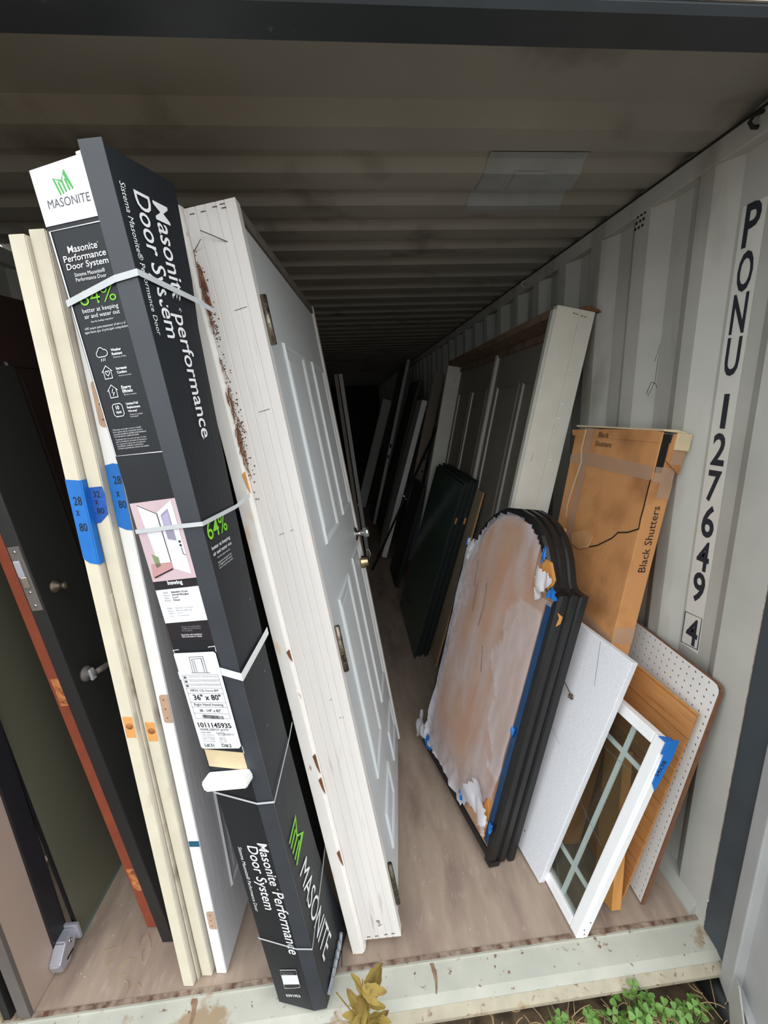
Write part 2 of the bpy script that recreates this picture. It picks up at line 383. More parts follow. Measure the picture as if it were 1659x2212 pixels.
# container number on the right wall (in the first valley, x = .036)
vf = Face(wall_right, (.036, .256, 0), (0,-1,0), (0,0,1), .0012)
o = vf.poly('number_decal', ((.002,2.171),(.074,2.168),(.072,.866),(.0,.864)), M_strip, 0.); o['label'] = 'off-white strip carrying the container number'
for ch, z0, h in (('P',2.065,.106),('O',1.954,.102),('N',1.847,.104),('U',1.735,.104),('1',1.588,.098),('2',1.479,.096),('7',1.367,.097),('6',1.253,.104),('4',1.143,.098),('9',1.034,.103),('4',.881,.095)):
    wd = .018 if ch == '1' else .046
    text(vf, ch, .015 if ch != '1' else .030, z0, wd, M_navy, name='number_character', bold=.022, d=.0008, height=h)
vf.ribbons('check_digit_box', [[(.001,.87),(.067,.879),(.067,.99),(.001,.983),(.001,.868)]], .0025, M_navy, .0006)
# scribbled mark and vent holes further in
sf = Face(wall_right, (0, 0, 0), (0,-1,0), (0,0,1), .0012)
sf.ribbons('scribble', [[(-.455,1.80),(-.435,1.857),(-.440,1.80),(-.443,1.735),(-.47,1.69),(-.478,1.70),(-.46,1.735),(-.44,1.73),(-.43,1.715)]], .0022, M_ink, .02)
for i in range(3):
    for j in range(3): lathe('vent_hole', ((.005,0),(.005,.001)), (-.0012, .612+.018*i-.004*j, 2.262+.018*j), (-1,0,0), M_black, wall_right, 8)

# ------------------------------------------------------------------ LEFT SIDE
HANDW = dict(bold=.008, res=2)
def slab(name, label, ypr, pos, t, w, h, medge, mside, group=None):
    T = thing(name, label, 'door', frame(ypr, pos), group)
    box('door_core', (0, t, 0, w, 0, h), medge, T, .0015)
    box('face_skin', (t-.0005, t+.0015, .002, w, .002, h-.003), mside, T)
    box('face_skin', (-.001, .0005, .002, w, .002, h-.003), mside, T)
    return T
SG = 'slab doors leaning in the left row'
D1 = slab('slab_door', 'cream slab door with long blue tape marked 28 x 80, outermost of the pale doors', (-7., .42, 1.15), (-1.661, .018, .002), .030, .71, 2.02, M_cream, M_creamside, SG)
D3 = slab('slab_door', 'cream slab door with small wrinkled blue tape marked 32 x 80', (-7., .03, 1.59), (-1.612, .037, .002), .030, .81, 2.03, M_cream, M_creamside, SG)
D4 = slab('slab_door', 'white slab door with hinge mortises, next to the black carton-wrapped door', (-7., -.27, 1.25), (-1.568, .038, .002), .030, .71, 2.02, M_whitep, M_greyskin, SG)
D2 = box('hardboard_skin', (0, .004, .0, .6, 0, 1.30), M_thin, None, .001); D2.matrix_world = frame((-7., .2, 1.3), (-1.6235, .029, .001))
tag(D2, 'thin dirty hardboard sheet squeezed between two cream slab doors', 'board', kind='thing')
def strike(T, x0, x1, z0, z1):
    # mortised strike recess: frame is the door itself, shallow orange pocket + bored hole
    o = box('strike_mortise', (x0, x1, -.0008, .004, z0, z1), M_notch, T, .0006); o['label'] = 'raw orange strike mortise'
    lathe('bore_hole', ((.009,0),(.009,.0006),(.0,.0007)), ((x0+x1)/2+.001, -.0008, z0+(z1-z0)*.55), (0,-1,0), M_bore, T, 16)
strike(D1, .004, .028, .917, .979); strike(D3, .004, .028, .889, .947)
def tape(T, pts, m, lab=None):
    F = Face(T, (0,0,0), (1,0,0), (0,0,1), .001); o = F.poly('blue_tape', pts, m); o['label'] = lab or 'blue painters tape'; return F
F1 = tape(D1, ((0,1.569),(.031,1.566),(.0305,1.378),(.012,1.382),(0,1.392)), M_tape)
box('blue_tape', (.030, .0345, -.0005, .014, 1.378, 1.566), M_tape, D1)
for t_, z, w_ in (('28',1.513,.018),('x',1.490,.007),('80',1.455,.017)): text(F1, t_, .008, z, w_, M_ink, d=.0005, name='handwriting', height=.019 if t_ != 'x' else .012, **HANDW)
F3 = tape(D3, ((-.002,1.548),(.030,1.550),(.033,1.535),(.031,1.489),(.010,1.470),(-.003,1.468)), M_tape2)
for t_, z, w_ in (('32',1.526,.014),('x',1.511,.007),('80',1.490,.016)): text(F3, t_, .008, z, w_, M_ink, d=.0005, name='handwriting', height=.014 if t_ != 'x' else .010, **HANDW)
F4 = tape(D4, ((0,1.592),(.018,1.596),(.0305,1.594),(.0305,1.446),(.018,1.447),(0,1.456)), M_tape)
for t_, z, w_ in (('28',1.551,.017),('x',1.523,.007),('80',1.497,.017)): text(F4, t_, .012, z, w_, M_ink, d=.0005, name='handwriting', height=.018 if t_ != 'x' else .012, **HANDW)
F4.rect('blue_tape', .002, .031, .520, .540, M_tape3).__setitem__('label', 'short faded teal tape')
def mortise(T, z0, z1, x0=.008, x1=.0305):
    pts = [(x1, z0), (x1, z1)]
    for k in range(5): a = math.pi/2 + k*math.pi/8; pts.append((x0+.008+.008*math.cos(a), z1-.008+.008*math.sin(a)))
    for k in range(5): a = math.pi + k*math.pi/8; pts.append((x0+.008+.008*math.cos(a), z0+.008+.008*math.sin(a)))
    F4.poly('hinge_mortise', pts, M_tan_m)
    for dz in (.015, (z1-z0)/2, z1-z0-.015): lathe('screw_hole', ((.002,0),(.0,.0003)), (x0+.010, -.0013, z0+dz), (0,-1,0), M_rust, T, 8)
mortise(D4, .934, 1.018); mortise(D4, 1.672, 1.764); mortise(D4, .195, .268)
# moulded panel seen low on the white door's face
bm = bmesh.new()
for a in ((.11,.20,.12,.62),): pass
def moulding(T, x, y0, y1, z0, z1, m, wd=.018, h=.006, name='panel', m2=None):
    """raised door panel: sloping ring then a raised field, on the +x face"""
    bm = bmesh.new(); R = []
    for d, e in ((0,0),(.004,h),(.012,h*.6),(wd,-h*.8),(wd+.004,-h*.8),(wd+.022,h*.25)):
        R.append([bm.verts.new((x+e, a, b)) for a, b in ((y0+d,z0+d),(y1-d,z0+d),(y1-d,z1-d),(y0+d,z1-d))])
    for A, B in zip(R, R[1:]):
        for k in range(4): bm.faces.new((A[k], A[(k+1)%4], B[(k+1)%4], B[k]))
    bm.faces.new(R[-1]); return bm_obj(name, bm, m, T)
moulding(D4, .0317, .11, .32, .20, .62, M_greyskin); moulding(D4, .0317, .39, .60, .20, .62, M_greyskin)

# ---- black door (dark stile with mortise lock) and the red-edged mahogany door behind it
DA = thing('black_lock_stile', 'black painted door stile with steel mortise lock plate and knobs', 'door', frame((-6.76, -5.61, 1.42), (-1.772, .139, .003)))
box('stile', (0, .04, 0, .165, 0, 1.83), M_darkdoor, DA, .003)
box('rail_stub', (.004, .036, .165, .62, .06, .24), M_darkdoor, DA, .002)
o = box('lock_plate', (.005, .035, -.0015, .002, 1.224, 1.398), M_gunmetal, DA, .0012)
box('latch_bolt', (.009, .026, -.006, -.001, 1.318, 1.362), M_silver, o, .002); box('latch_case', (.010, .027, -.004, -.001, 1.287, 1.318), M_chrome, o, .002)
for z in (1.238, 1.275, 1.384): lathe('screw_head', ((.004,0),(.0035,.001),(.0,.0012)), (.020, -.0015, z), (0,-1,0), M_chrome, o, 10)
k1 = lathe('thumb_knob', ((.019,0),(.018,.004),(.014,.006),(.013,.010),(.008,.012),(.008,.024),(.010,.026),(.009,.032),(0,.033)), (.04, .05, 1.265), (1,0,0), M_bronze, DA)
lathe('rosette', ((.022,0),(.020,.006),(.010,.009),(.009,.028),(0,.029)), (.04, .045, 1.0), (1,0,0), M_gunmetal, DA)
tube('lever_handle', [(.066, .05, 1.0), (.070, .06, .999), (.072, .125, .990)], [.008,.009,.007], M_gunmetal, DA)
box('lever_end', (.060, .068, .030, .046, .985, 1.018), M_silver, DA, .003)
DC = thing('mahogany_door', 'dark mahogany door with red-brown front edge, behind the black lock stile', 'door', frame((-7., -6.0, 1.), (-1.842, .190, .003)))
box('door_core', (0, .055, 0, .86, 0, 2.03), M_redwood, DC, .002)
box('face_skin', (.0545, .0575, .003, .86, .003, 2.027), M_mahog, DC)
moulding(DC, .0578, .16, .76, 1.15, 1.85, M_mahog); moulding(DC, .0578, .16, .76, .22, .95, M_mahog)
o = box('splintered_patch', (.010, .044, -.0012, .003, .895, .985), M_plug, DC); o = box('splintered_patch', (.008, .044, -.0012, .003, .17, .265), M_plug, DC)
# ---- big glass sheet and the taupe metal panel at far left
GS = thing('glass_sheet', 'tall smoky green glass sheet leaning in the far left corner', 'glass', frame((-3, -3.5, 0), (-2.058, .184, .002)))
box('pane', (0, .006, 0, 1.05, 0, 1.95), glassy('sky_toned_green_glass', S(150,160,140), .08, .22, S(104,104,88)), GS)  # diffuse tone raised to paint in the reflected sky
box('edge_band', (-.0005, .0068, -.0005, 1.05, 0, .012), M_gedge, GS); box('edge_band', (-.0005, .0068, -.004, .004, 0.012, 1.95), M_gasket, GS)
TP = thing('taupe_panel', 'taupe metal door panel with dark edges and zinc bracket at its foot', 'panel', frame((-3, -1.0, 0), (-2.118, .004, .002)))
box('skin', (.004, .032, .006, .112, .0, 2.0), M_taupe, TP, .002)
box('stop_strip', (.0, .033, -.006, .006, .0, 2.0), M_gunmetal, TP, .001)
box('gasket_strip', (.006, .036, .112, .172, .02, 2.0), M_edgeblk, TP, .003)
br = prism('corner_bracket', ((.078,.050),(.118,.088),(.160,.090),(.166,.066),(.150,.040),(.116,.012),(.084,.016)), 0, .033, .068, M_silver, TP, bev=.004)
br['label'] = 'folded zinc corner bracket'
lathe('rivet', ((.008,0),(.007,.002),(.004,.0025),(.004,.001),(0,.001)), (.068, .136, .070), (1,0,0), M_chrome, br, 14)
box('tongue', (.036, .080, .158, .168, .040, .100), M_silver, br, .002)
box('slot', (.0682, .0690, .108, .136, .030, .037), M_black, br)
FL = thing('beige_frame', 'sand beige aluminium frame edge at the extreme left of the floor', 'frame', frame((-3, -.5, 0), (-2.200, -.004, .0)))
box('stile', (0, .036, 0, .05, 0, 2.0), M_taupe2, FL, .003); box('gasket', (.037, .058, .006, .04, 0, 2.0), M_gasket, FL, .002)

# ---- carton-wrapped pre-hung door (black printed cardboard, strapping)
PK = thing('packaged_door', 'pre-hung door wrapped in black printed cardboard and strapping', 'door', frame((-19, -4.94, 2.372), (-1.365, -.05, .013)))
SEC = [(0,0),(.113,0),(.147,.0117)]
def wrapD(z):   # rear edge of the side flap bows in at mid height
    t = z/2.1; return (.147-.012*math.sin(math.pi*t)+.006*(t > .9), .150+.03*abs(2*t-1)**2 - .012 + .045*max(0, 1-z/.45)**2)
bm = bmesh.new(); rows = []
NZ = 24
for i in range(NZ+1):
    z = -.012 + (2.108+.012)*i/NZ
    top = i == NZ
    P = [(0,0),(.113,0),(.147,.0117), wrapD(max(z,0))]
    rows.append([bm.verts.new((x, y, zz)) for (x, y), zz in zip(P, [z if not top else 2.094, z if not top else 2.092, z if not top else 2.102, z if not top else 2.104])])
fl = []
for a, b in zip(rows, rows[1:]):
    for k in range(3): fl.append(bm.faces.new((a[k], a[k+1], b[k+1], b[k])))
bmesh.ops.recalc_face_normals(bm, faces=bm.faces)
g_ = bmesh.ops.solidify(bm, geom=bm.faces[:], thickness=.004)
wrap = bm_obj('cardboard_wrap', bm, M_card, PK); wrap['label'] = 'black printed corrugated cardboard'
prism('fold_strip', ((.1115,-.0012),(.1475,.0105),(.1465,.0140),(.1105,.0022)), 2, -.01, 2.110, mat('sheen_toned_fold', S(58,63,70), .36, .08, 14.), PK)['label'] = 'glossy folded cardboard strip, sheen in its colour'  # same cardboard, toned lighter so the grazing sheen sits in the colour
box('top_liner', (.086, .142, .016, .019, 2.02, 2.107), M_paper, PK)
# the door inside (turned a little relative to the wrap)
IN = Matrix.Translation((.008, .020, 0)) @ Matrix.Rotation(math.radians(13), 4, 'Z')
box('jamb', (0, .075, 0, .03, .02, 2.07), M_cardcore, PK, 0, IN); box('jamb', (0, .075, .92, .95, .02, 2.07), M_char, PK, 0, IN)
dleaf = box('door_leaf', (.025, .070, .034, .918, .03, 2.06), M_char, PK, .001, IN)
for (y0, y1, z0, z1) in ((.12,.83,.98,1.92),(.12,.44,.18,.82),(.51,.83,.18,.82)): moulding(dleaf, .0702, y0, y1, z0, z1, M_char, .022, .008)
PF = Face(PK, (0,0,0), (1,0,0), (0,0,1), .001)          # front panel
PS = Face(PK, (.147,.0117,0), (0,1,0), (0,0,1), .001)    # side panel (u = depth)
class Bowed(Face):
    def pt(s, a, b, d=0.):
        x1, y1 = wrapD(max(0, min(2.1, b))); t = a/.14
        return Vector((.147 + (x1-.147)*t + s.d + d, .0117 + (y1-.0117)*t, b))
PS = Bowed(PK, (.147,.0117,0), (0,1,0), (0,0,1), .0022)
# top white logo block
logo = PF.poly('logo_block', ((.0005,2.010),(.1115,2.003),(.1115,2.091),(.0005,2.0935)), M_paper, .0002); logo['label'] = 'white printed block with green mark'
MK = [[(.2,0),(0,.82),(.45,.58),(.68,1),(1,.1)], [(.38,.02),(.24,.60)], [(.57,.05),(.47,.56)], [(.80,.08),(.66,.66)]]
def mark(face, fn, w_, m, d=.0004): face.ribbons('brand_mark', [[fn(x, y) for x, y in l] for l in MK], w_, m, d)
mark(PF, lambda x, y: (.044+.034*x, 2.047+.030*y), .0036, M_green2)
text(PF, 'MASONITE', .018, 2.033, .088, M_greytxt, rot=-4.5, d=.0004, name='lettering', bold=0.)
PF.ribbons('border_line', [[(.1125,1.995),(.005,2.002),(.003,1.612),(.1125,1.610)]], .0016, M_print_w, .0004)
R_ = -3.5
text(PF, 'Masonite', .031, 1.9635, .063, M_print_w, rot=R_, bold=.010, asp=.86); text(PF, '\u00ae', .095, 1.966, .003, M_print_w, res=1)
text(PF, 'Performance', .0165, 1.9515, .091, M_print_w, rot=R_, bold=.010, asp=.80)
text(PF, 'Door System', .018, 1.9393, .090, M_print_w, rot=R_, bold=.010, asp=.80)
text(PF, 'Sistema Masonite\u00ae', .030, 1.9265, .066, M_print_w, rot=R_, res=2)
text(PF, 'Performance Door', .030, 1.9185, .066, M_print_w, rot=R_, res=2)
text(PF, '64%', .025, 1.8795, .079, M_green, rot=-2, bold=-.008, name='lettering', asp=.72)
text(PF, 'better at keeping', .024, 1.8680, .079, M_print_w, rot=-2.5, res=2, asp=.9)
text(PF, 'air and water out', .025, 1.8585, .078, M_print_w, rot=-2.5, res=2, asp=.9)
text(PF, 'than the leading competitor', .036, 1.8505, .050, M_print_w, rot=-2, res=1)
text(PF, '64% mejor para mantener el aire y el', .018, 1.8405, .090, M_print_w, rot=-2, res=1)
text(PF, 'agua fuera que el principal competidor', .016, 1.8345, .096, M_print_w, rot=-2, res=1)
def icon(lines, cx, cz, s_, rot=-2): PF.ribbons('icon', [[(cx+x*s_, cz+y*s_) for x, y in l] for l in lines], .0013, M_print_w, .0004)
cloud = [(-.9,-.2)] + [(-.6+.35*math.cos(a), .0+.35*math.sin(a)) for a in (3.6,2.8,2.0)] + [(-.1+.5*math.cos(a), .3+.5*math.sin(a)) for a in (2.8,2.2,1.6,1.0,.5)] + [(.6+.35*math.cos(a), .05+.4*math.sin(a)) for a in (1.4,.7,0,-.7)] + [(.5,-.38),(-.7,-.38),(-.9,-.2)]
icon([cloud, [(-.3,-.6),(-.42,-.95)], [(0,-.6),(-.12,-.95)], [(.3,-.6),(.18,-.95)]], .040, 1.797, .0135)
house = [[(-.95,.1),(0,.95),(.95,.1)], [(-.68,.3),(-.68,-.85),(.68,-.85),(.68,.3)]]
heart = [(0,-.5),(-.38,-.1),(-.36,.18),(-.15,.22),(0,.05),(.15,.22),(.36,.18),(.38,-.1),(0,-.5)]
icon(house+[heart], .040, 1.764, .0125)
icon(house+[[(.12,.4),(-.2,-.15),(.2,-.15),(-.12,-.6)]], .040, 1.730, .0125)
rr = [(.9,.6),(.6,.9),(-.6,.9),(-.9,.6),(-.9,-.6),(-.6,-.9),(.6,-.9),(.9,-.6),(.9,.6)]
icon([rr], .040, 1.696, .0128)
text(PF, '10', .0355, 1.6975, .008, M_print_w, bold=.03, res=2); text(PF, 'YEAR', .0325, 1.690, .014, M_print_w, bold=.03, res=2)
for z, a, b, c in ((1.798,'Weather','Resistant','Resistente al clima'),(1.766,'Increases','Comfort','Aumenta la comodidad'),(1.732,'Energy','Efficient','Eficiente en materia')):
    text(PF, a, .061, z, .0185+.0006*len(a), M_print_w, bold=.03, rot=-2, res=2); text(PF, b, .061, z-.0068, .017+.0007*len(b), M_print_w, bold=.03, rot=-2, res=2)
    text(PF, c, .0625, z-.0118, .028, M_print_w, rot=-2, res=1)
for i, (a, wd) in enumerate((('Limited Full',.027),('Replacement',.030),('Warranty*',.022))): text(PF, a, .061, 1.703-.0066*i, wd, M_print_w, bold=.03, rot=-2, res=2)
text(PF, 'Garant\u00eda de reemplazo', .0625, 1.684, .030, M_print_w, rot=-2, res=1); text(PF, 'total limitada*', .0625, 1.680, .019, M_print_w, rot=-2, res=1)
for i, (a, wd) in enumerate((('*Warranty covers labor cost to re-install.',.067),('Door system and its components must be',.069),('properly assembled, installed and maintained.',.076),('See warranty for additional details.',.058))):
    text(PF, a, .013, 1.660-.0043*i, wd, M_print_w, rot=-1, res=1)
for i, (a, wd) in enumerate((('*La garant\u00eda cubre los costos de mano de obra',.072),('para la reinstalaci\u00f3n. El sistema de la puerta y',.072),('sus componentes deben estar correctamente',.068),('ensamblados, instalados y mantenidos.',.062),('Consulte la garant\u00eda para obtener m\u00e1s detalles.',.074))):
    text(PF, a, .013, 1.6415-.0043*i, wd, M_print_w, rot=-1, res=1)
# printed photograph of an open door
def printed(n, pts, c, d): PF.poly(n, pts, mat('print_'+n+'_%d_%d_%d' % c, S(*c), .4, .03), d)
pic = PF.poly('printed_picture', ((.001,1.515),(.112,1.519),(.1125,1.350),(.001,1.342)), mat('print_pink_wall', S(206,184,190), .4, .06), .0003); pic['label'] = 'printed picture of an open white door'
printed('picture_shape', ((.018,1.510),(.060,1.490),(.062,1.386),(.030,1.372)), (226,228,234), .0006)
printed('picture_shape', ((.018,1.405),(.034,1.398),(.034,1.378),(.022,1.374)), (132,150,110), .0007)
printed('picture_shape', ((.010,1.383),(.062,1.386),(.062,1.372),(.016,1.350),(.006,1.352)), (196,150,150), .0007)
printed('picture_shape', ((.062,1.493),(.102,1.516),(.104,1.358),(.064,1.372)), (226,224,236), .0008)
printed('picture_shape', ((.069,1.487),(.089,1.499),(.090,1.432),(.070,1.436)), (150,146,168), .0010)
printed('picture_shape', ((.071,1.484),(.087,1.494),(.087,1.463),(.071,1.464)), (176,172,204), .0011)
for z in (1.432, 1.424): printed('picture_shape', ((.094,z),(.099,z),(.099,z-.005),(.094,z-.005)), (50,46,50), .0011)
PF.ribbons('picture_shape', [[(.097,1.417),(.097,1.403),(.103,1.400)]], .0015, M_ink, .0011)
PF.ribbons('picture_shape', [[(.010,1.352),(.062,1.371)]], .003, M_ink, .0010)
PF.ribbons('picture_shape', [[(.018,1.510),(.060,1.490),(.062,1.386)]], .0012, M_ink, .0010)
PF.rect('caption_band', .0005, .1125, 1.203, 1.342, M_blackprint, -.0005)
text(PF, 'Inswing', .037, 1.335, .038, M_print_w, bold=.03, rot=3)
lab = PF.poly('spec_label', ((.0005,1.322),(.1125,1.331),(.1125,1.252),(.0005,1.243)), M_paper, -.0002); lab['label'] = 'white specification label'
for i, (a, b, wd) in enumerate((('Style:','Belleville\u00ae 1/2 Lite',.042),('Material:','Smooth Fiberglass',.043),('Glass:','Focus\u2122',.014),('Finish:','Primed',.016))):
    text(PF, a, .018, 1.3145-.0062*i, .010+.001*len(a)*.8, M_print_g, rot=3, res=1, d=.0004); text(PF, b, .040, 1.3160-.0062*i, wd, M_greytxt, rot=3, res=1, bold=.03, d=.0004)
for i, (a, b, wd) in enumerate((('Estilo:','Belleville\u00ae 1/2 de cristal',.044),('Material:','Fibra de vidrio lisa',.040),('Vidrio:','Focus\u2122',.014),('Acabado:','Con imprimaci\u00f3n',.030))):
    text(PF, a, .018, 1.2775-.006*i, .014, M_print_g, rot=3, res=1, d=.0004); text(PF, b, .040, 1.2790-.006*i, wd, M_print_g, rot=3, res=1, d=.0004)
for i, (a, wd) in enumerate((('Scan for more information',.050),('on Masonite Performance',.050),('Door Systems',.026))): text(PF, a, .040, 1.2335-.0048*i, wd, M_print_g, rot=3, res=1, bold=.01)
text(PF, 'Need help with installation?', .034, 1.2135, .054, M_print_w, rot=3, res=1, bold=.02); text(PF, 'Ask an associate for details.', .034, 1.2088, .053, M_print_w, rot=3, res=1, bold=.02)
# shipping sticker
st = PF.poly('shipping_sticker', ((.002,1.168),(.006,1.171),(.108,1.178),(.1125,1.174),(.1135,.930),(.106,.922),(.006,.911),(.001,.915)), M_paper, .0042); st['label'] = 'white shipping label with door drawing and barcode'
D_ = .0054
PF.ribbons('sticker_line', [[(.040,1.123),(.042,1.163),(.078,1.166),(.078,1.124)], [(.046,1.124),(.047,1.158),(.072,1.161),(.072,1.125)], [(.052,1.124),(.052,1.156)], [(.036,1.123),(.086,1.125)]], .0010, M_greytxt, D_)
PF.ribbons('sticker_line', [[(.008,1.115),(.104,1.121)]] + [[(.009,z),(.105,z+.005)] for z in (1.103,1.092,1.081,1.067,1.043,1.030,1.013)] + [[(.009,1.115),(.012,.998)], [(.104,1.121),(.106,1.005)], [(.012,.998),(.106,1.005)]], .0005, M_ink, D_)
for i in range(3):
    text(PF, 'THE FOLLOWING PRODUCT MEETS TESTED PERFORMANCE', .024, 1.110-.011*i, .078, M_greytxt, rot=3, res=1, d=D_-.0006); PF.rect('sticker_line', .012, .018, 1.107-.011*i, 1.112-.011*i, M_greytxt, D_)
for a, x, z, wd, bo in (('MPDS 1/2L Focus BM',.019,1.072,.074,0),('36" x 80"',.022,1.050,.074,.02),('Right Hand Inswing',.018,1.034,.078,0),('38 - 1/4" x 82"',.028,1.018,.058,.01),('1011145935',.012,.974,.090,.02),('HOME DEPOT #1777',.014,.965,.078,0),('LOAD DATE:',.014,.958,.028,0),('01/07/25',.056,.959,.022,0),('1922057-4',.076,.957,.026,0)):
    text(PF, a, x, z, wd, M_ink, rot=3, bold=bo, res=2, d=D_-.0006, height=None)
for i in range(4):
    text(PF, ('ORD 118605-04','DOOR 1-FIBERGLASS','QTY 1 UNIT','PRODUCT PRIMED')[i], .014, .951-.006*i, .034, M_print_g, rot=3, res=1, d=D_-.0006)
    text(PF, ('PO#','HANDLING','SET A','ROUTE')[i], .060, .953-.006*i, .018, M_print_g, rot=3, res=1, d=D_-.0006)
text(PF, 'L#:31', .014, .919, .026, M_ink, rot=3, bold=.01, d=D_-.0006); text(PF, 'D#:2', .062, .9225, .026, M_ink, rot=3, bold=.01, d=D_-.0006)
bm = bmesh.new(); x = .032; random.seed(3)
while x < .086:
    wd = random.choice((.0006,.0011,.0018)); v = [bm.verts.new(PF.pt(a, b, D_)) for a, b in ((x,1.002),(x+wd,1.002),(x+wd,1.011),(x,1.011))]; bm.faces.new(v); x += wd+random.choice((.0008,.0014))
bm_obj('barcode', bm, M_ink, PK)
PF.ribbons('corner_mark', [[(.004,1.160),(.0,1.176),(.016,1.178)], [(.094,1.186),(.1115,1.189),(.1115,1.175)], [(.112,.925),(.1125,.905)]], .0016, M_print_w, .0004)
# torn hole with white clip
box('hand_hole', (.004, .110, -.0012, .003, .855, .905), M_cream2, PK)
clip = prism('plastic_clip', ((-.004,.812),(.006,.806),(.118,.832),(.122,.842),(.116,.862),(.0,.838),(-.006,.830)), 1, -.030, .0, M_plas, PK, bev=.003); clip['label'] = 'white plastic clip poking through the cardboard'
# lower lettering
text(PF, 'Masonite', .078, .622, .145, M_print_w, rot=-90+2, bold=.008); text(PF, '\u00ae', .098, .470, .007, M_print_w, rot=-90, res=1); text(PF, 'Performance', .083, .455, .235, M_print_w, rot=-90, bold=.008)
text(PF, 'Door System', .046, .608, .226, M_print_w, rot=-90, bold=.008)
text(PF, 'Sistema Masonite\u00ae Performance Door', .017, .598, .232, M_print_w, rot=-90-1, res=2)
sh = PF.poly('seal_label', ((.036,.140),(.090,.158),(.089,.084),(.062,.070),(.034,.060)), M_paper, .0004)
PF.poly('seal_band', ((.0365,.138),(.0895,.156),(.0893,.136),(.0363,.118)), M_blackprint, .0008); PF.poly('seal_band', ((.036,.078),(.0885,.097),(.0885,.086),(.062,.072),(.0348,.063)), M_blackprint, .0008)
text(PF, 'Rot-Resistant', .042, .128, .040, M_print_w, rot=16, res=1, bold=.02, d=.0008); text(PF, 'Door Frame', .044, .121, .036, M_print_w, rot=16, res=1, bold=.02, d=.0008)
text(PF, '6391953', .033, .024, .050, M_print_w, rot=16, bold=.02)
# side panel lettering
text(PS, 'Masonite', .074, 2.050, .170, M_print_w, rot=-90, bold=.009); text(PS, '\u00ae', .085, 1.872, .009, M_print_w, rot=-90, res=1); text(PS, 'performance', .070, 1.858, .236, M_print_w, rot=-90, bold=.009)
text(PS, 'Door System', .036, 2.052, .240, M_print_w, rot=-90, bold=.009)
text(PS, 'Sistema Masonite\u00ae Performance Door', .010, 2.054, .240, M_print_w, rot=-90, res=2)
text(PS, '64%', .008, 1.421, .080, M_green, bold=.004, asp=1.1); text(PS, 'better at keeping', .010, 1.399, .078, M_print_w, res=2, bold=.006); text(PS, 'air and water out', .010, 1.386, .079, M_print_w, res=2, bold=.006)
text(PS, 'than the leading competitor', .022, 1.377, .056, M_print_w, res=1)
for i, a in enumerate(('Impide la entrada del aire','y el agua un 64 % mejor','que la competencia principal')): text(PS, a, .020, 1.366-.006*i, .060, M_print_w, res=1)
mark(PS, lambda x, y: (.018+.070*y, .615-.105*x), .008, M_green)
text(PS, 'MASONITE', .028, .470, .352, M_print_w, rot=-90, bold=0.)
# strapping round the wrap
def strap(zA, zB, zC, zD, w_, m, ext=.0, zE=None):
    P = [(-.002,.004,zA),(-.002,-.0042,zA),(.113,-.0042,zB),(.1520,.0085,zC)]
    x1, y1 = wrapD(zD); P += [(x1+.0045, y1, zD)]
    if ext: P += [(x1+.0025+ext*.05, y1+ext, zE or zD)]
    bm = bmesh.new(); L = []
    for p in P: L.append((bm.verts.new((p[0],p[1],p[2]-w_/2)), bm.verts.new((p[0],p[1],p[2]+w_/2))))
    for (a, b), (c, d) in zip(L, L[1:]): bm.faces.new((a, c, d, b))
    bm_obj('strap', bm, m, PK)
strap(1.888,1.907,1.913,1.892,.011,M_strap,.05,1.88); strap(1.456,1.462,1.460,1.459,.009,M_strap,.06,1.47); strap(1.112,1.128,1.105,1.125,.020,M_strapw,.02,1.13)
strap(.777,.758,.754,.815,.006,M_strap,.03,.84); strap(.263,.253,.241,.345,.006,M_strap,.05,.40)
bm = bmesh.new()
for i in range(6):
    add_tube(bm, [(.150, .03+.02*i, .012+.002*i), (.155, .06+.018*i, .03+.006*i)], .006, 5)
bm_obj('plastic_film', bm, M_film, PK)
for (a, b) in ((.07,1.62),(.10,1.05),(.05,.93),(.11,1.24),(.08,.40)): PS.ribbons('scuff', [[(a,b),(a+.006,b+.001)]], .002, M_print_g, .0006)

# ---- white pre-hung door standing upside down in its frame
WD = thing('prehung_door', 'white pre-hung six-panel door in its bare frame, stood upside down', 'door', frame((-7.07, -8.18, -2.43), (-1.107, .046, .040)))
gp = [(0,0)]
for gx in (.027, .050, .075, .095): gp += [(gx-.0015,0),(gx,.0022),(gx+.0015,0)]
gp += [(.121,0),(.121,.030),(0,.030)]
hj = prism('hinge_jamb', gp, 2, 0, 2.123, M_jamb, WD); hj['label'] = 'bare white hinge jamb with saw grooves'
box('latch_jamb', (0, .121, .862, .892, 0, 2.123), M_jamb, WD, .001)
hd = box('head_jamb', (0.0, .119, .030, .862, 2.093, 2.121), M_wdark, WD, .001)
box('threshold_rail', (.0, .06, .030, .862, .0, .012), M_wdark, WD)
cs = prism('brickmould', ((-.042,-.012),(-.010,-.012),(-.004,-.006),(-.0005,.004),(-.0005,.045),(-.042,.045)), 2, -.037, 2.13, M_mould, WD, bev=.001); cs['label'] = 'chipped white brickmould strip'
box('brickmould', (-.042, -.0005, .85, .91, -.03, 2.13), M_mould, WD); box('brickmould', (-.042, -.0005, .046, .85, 2.085, 2.13), M_mould, WD)
lf = box('door_leaf', (.070, .1135, .034, .858, .014, 2.088), M_leaf, WD, .0015)
for (y0, y1, z0, z1) in ((.178,.43,1.258,1.848),(.578,.82,1.265,1.855),(.178,.42,.417,1.080),(.572,.806,.425,1.088),(.178,.418,.125,.275),(.572,.806,.13,.28)):
    moulding(lf, .1137, y0, y1, z0, z1, M_leafedge, .022, .007)
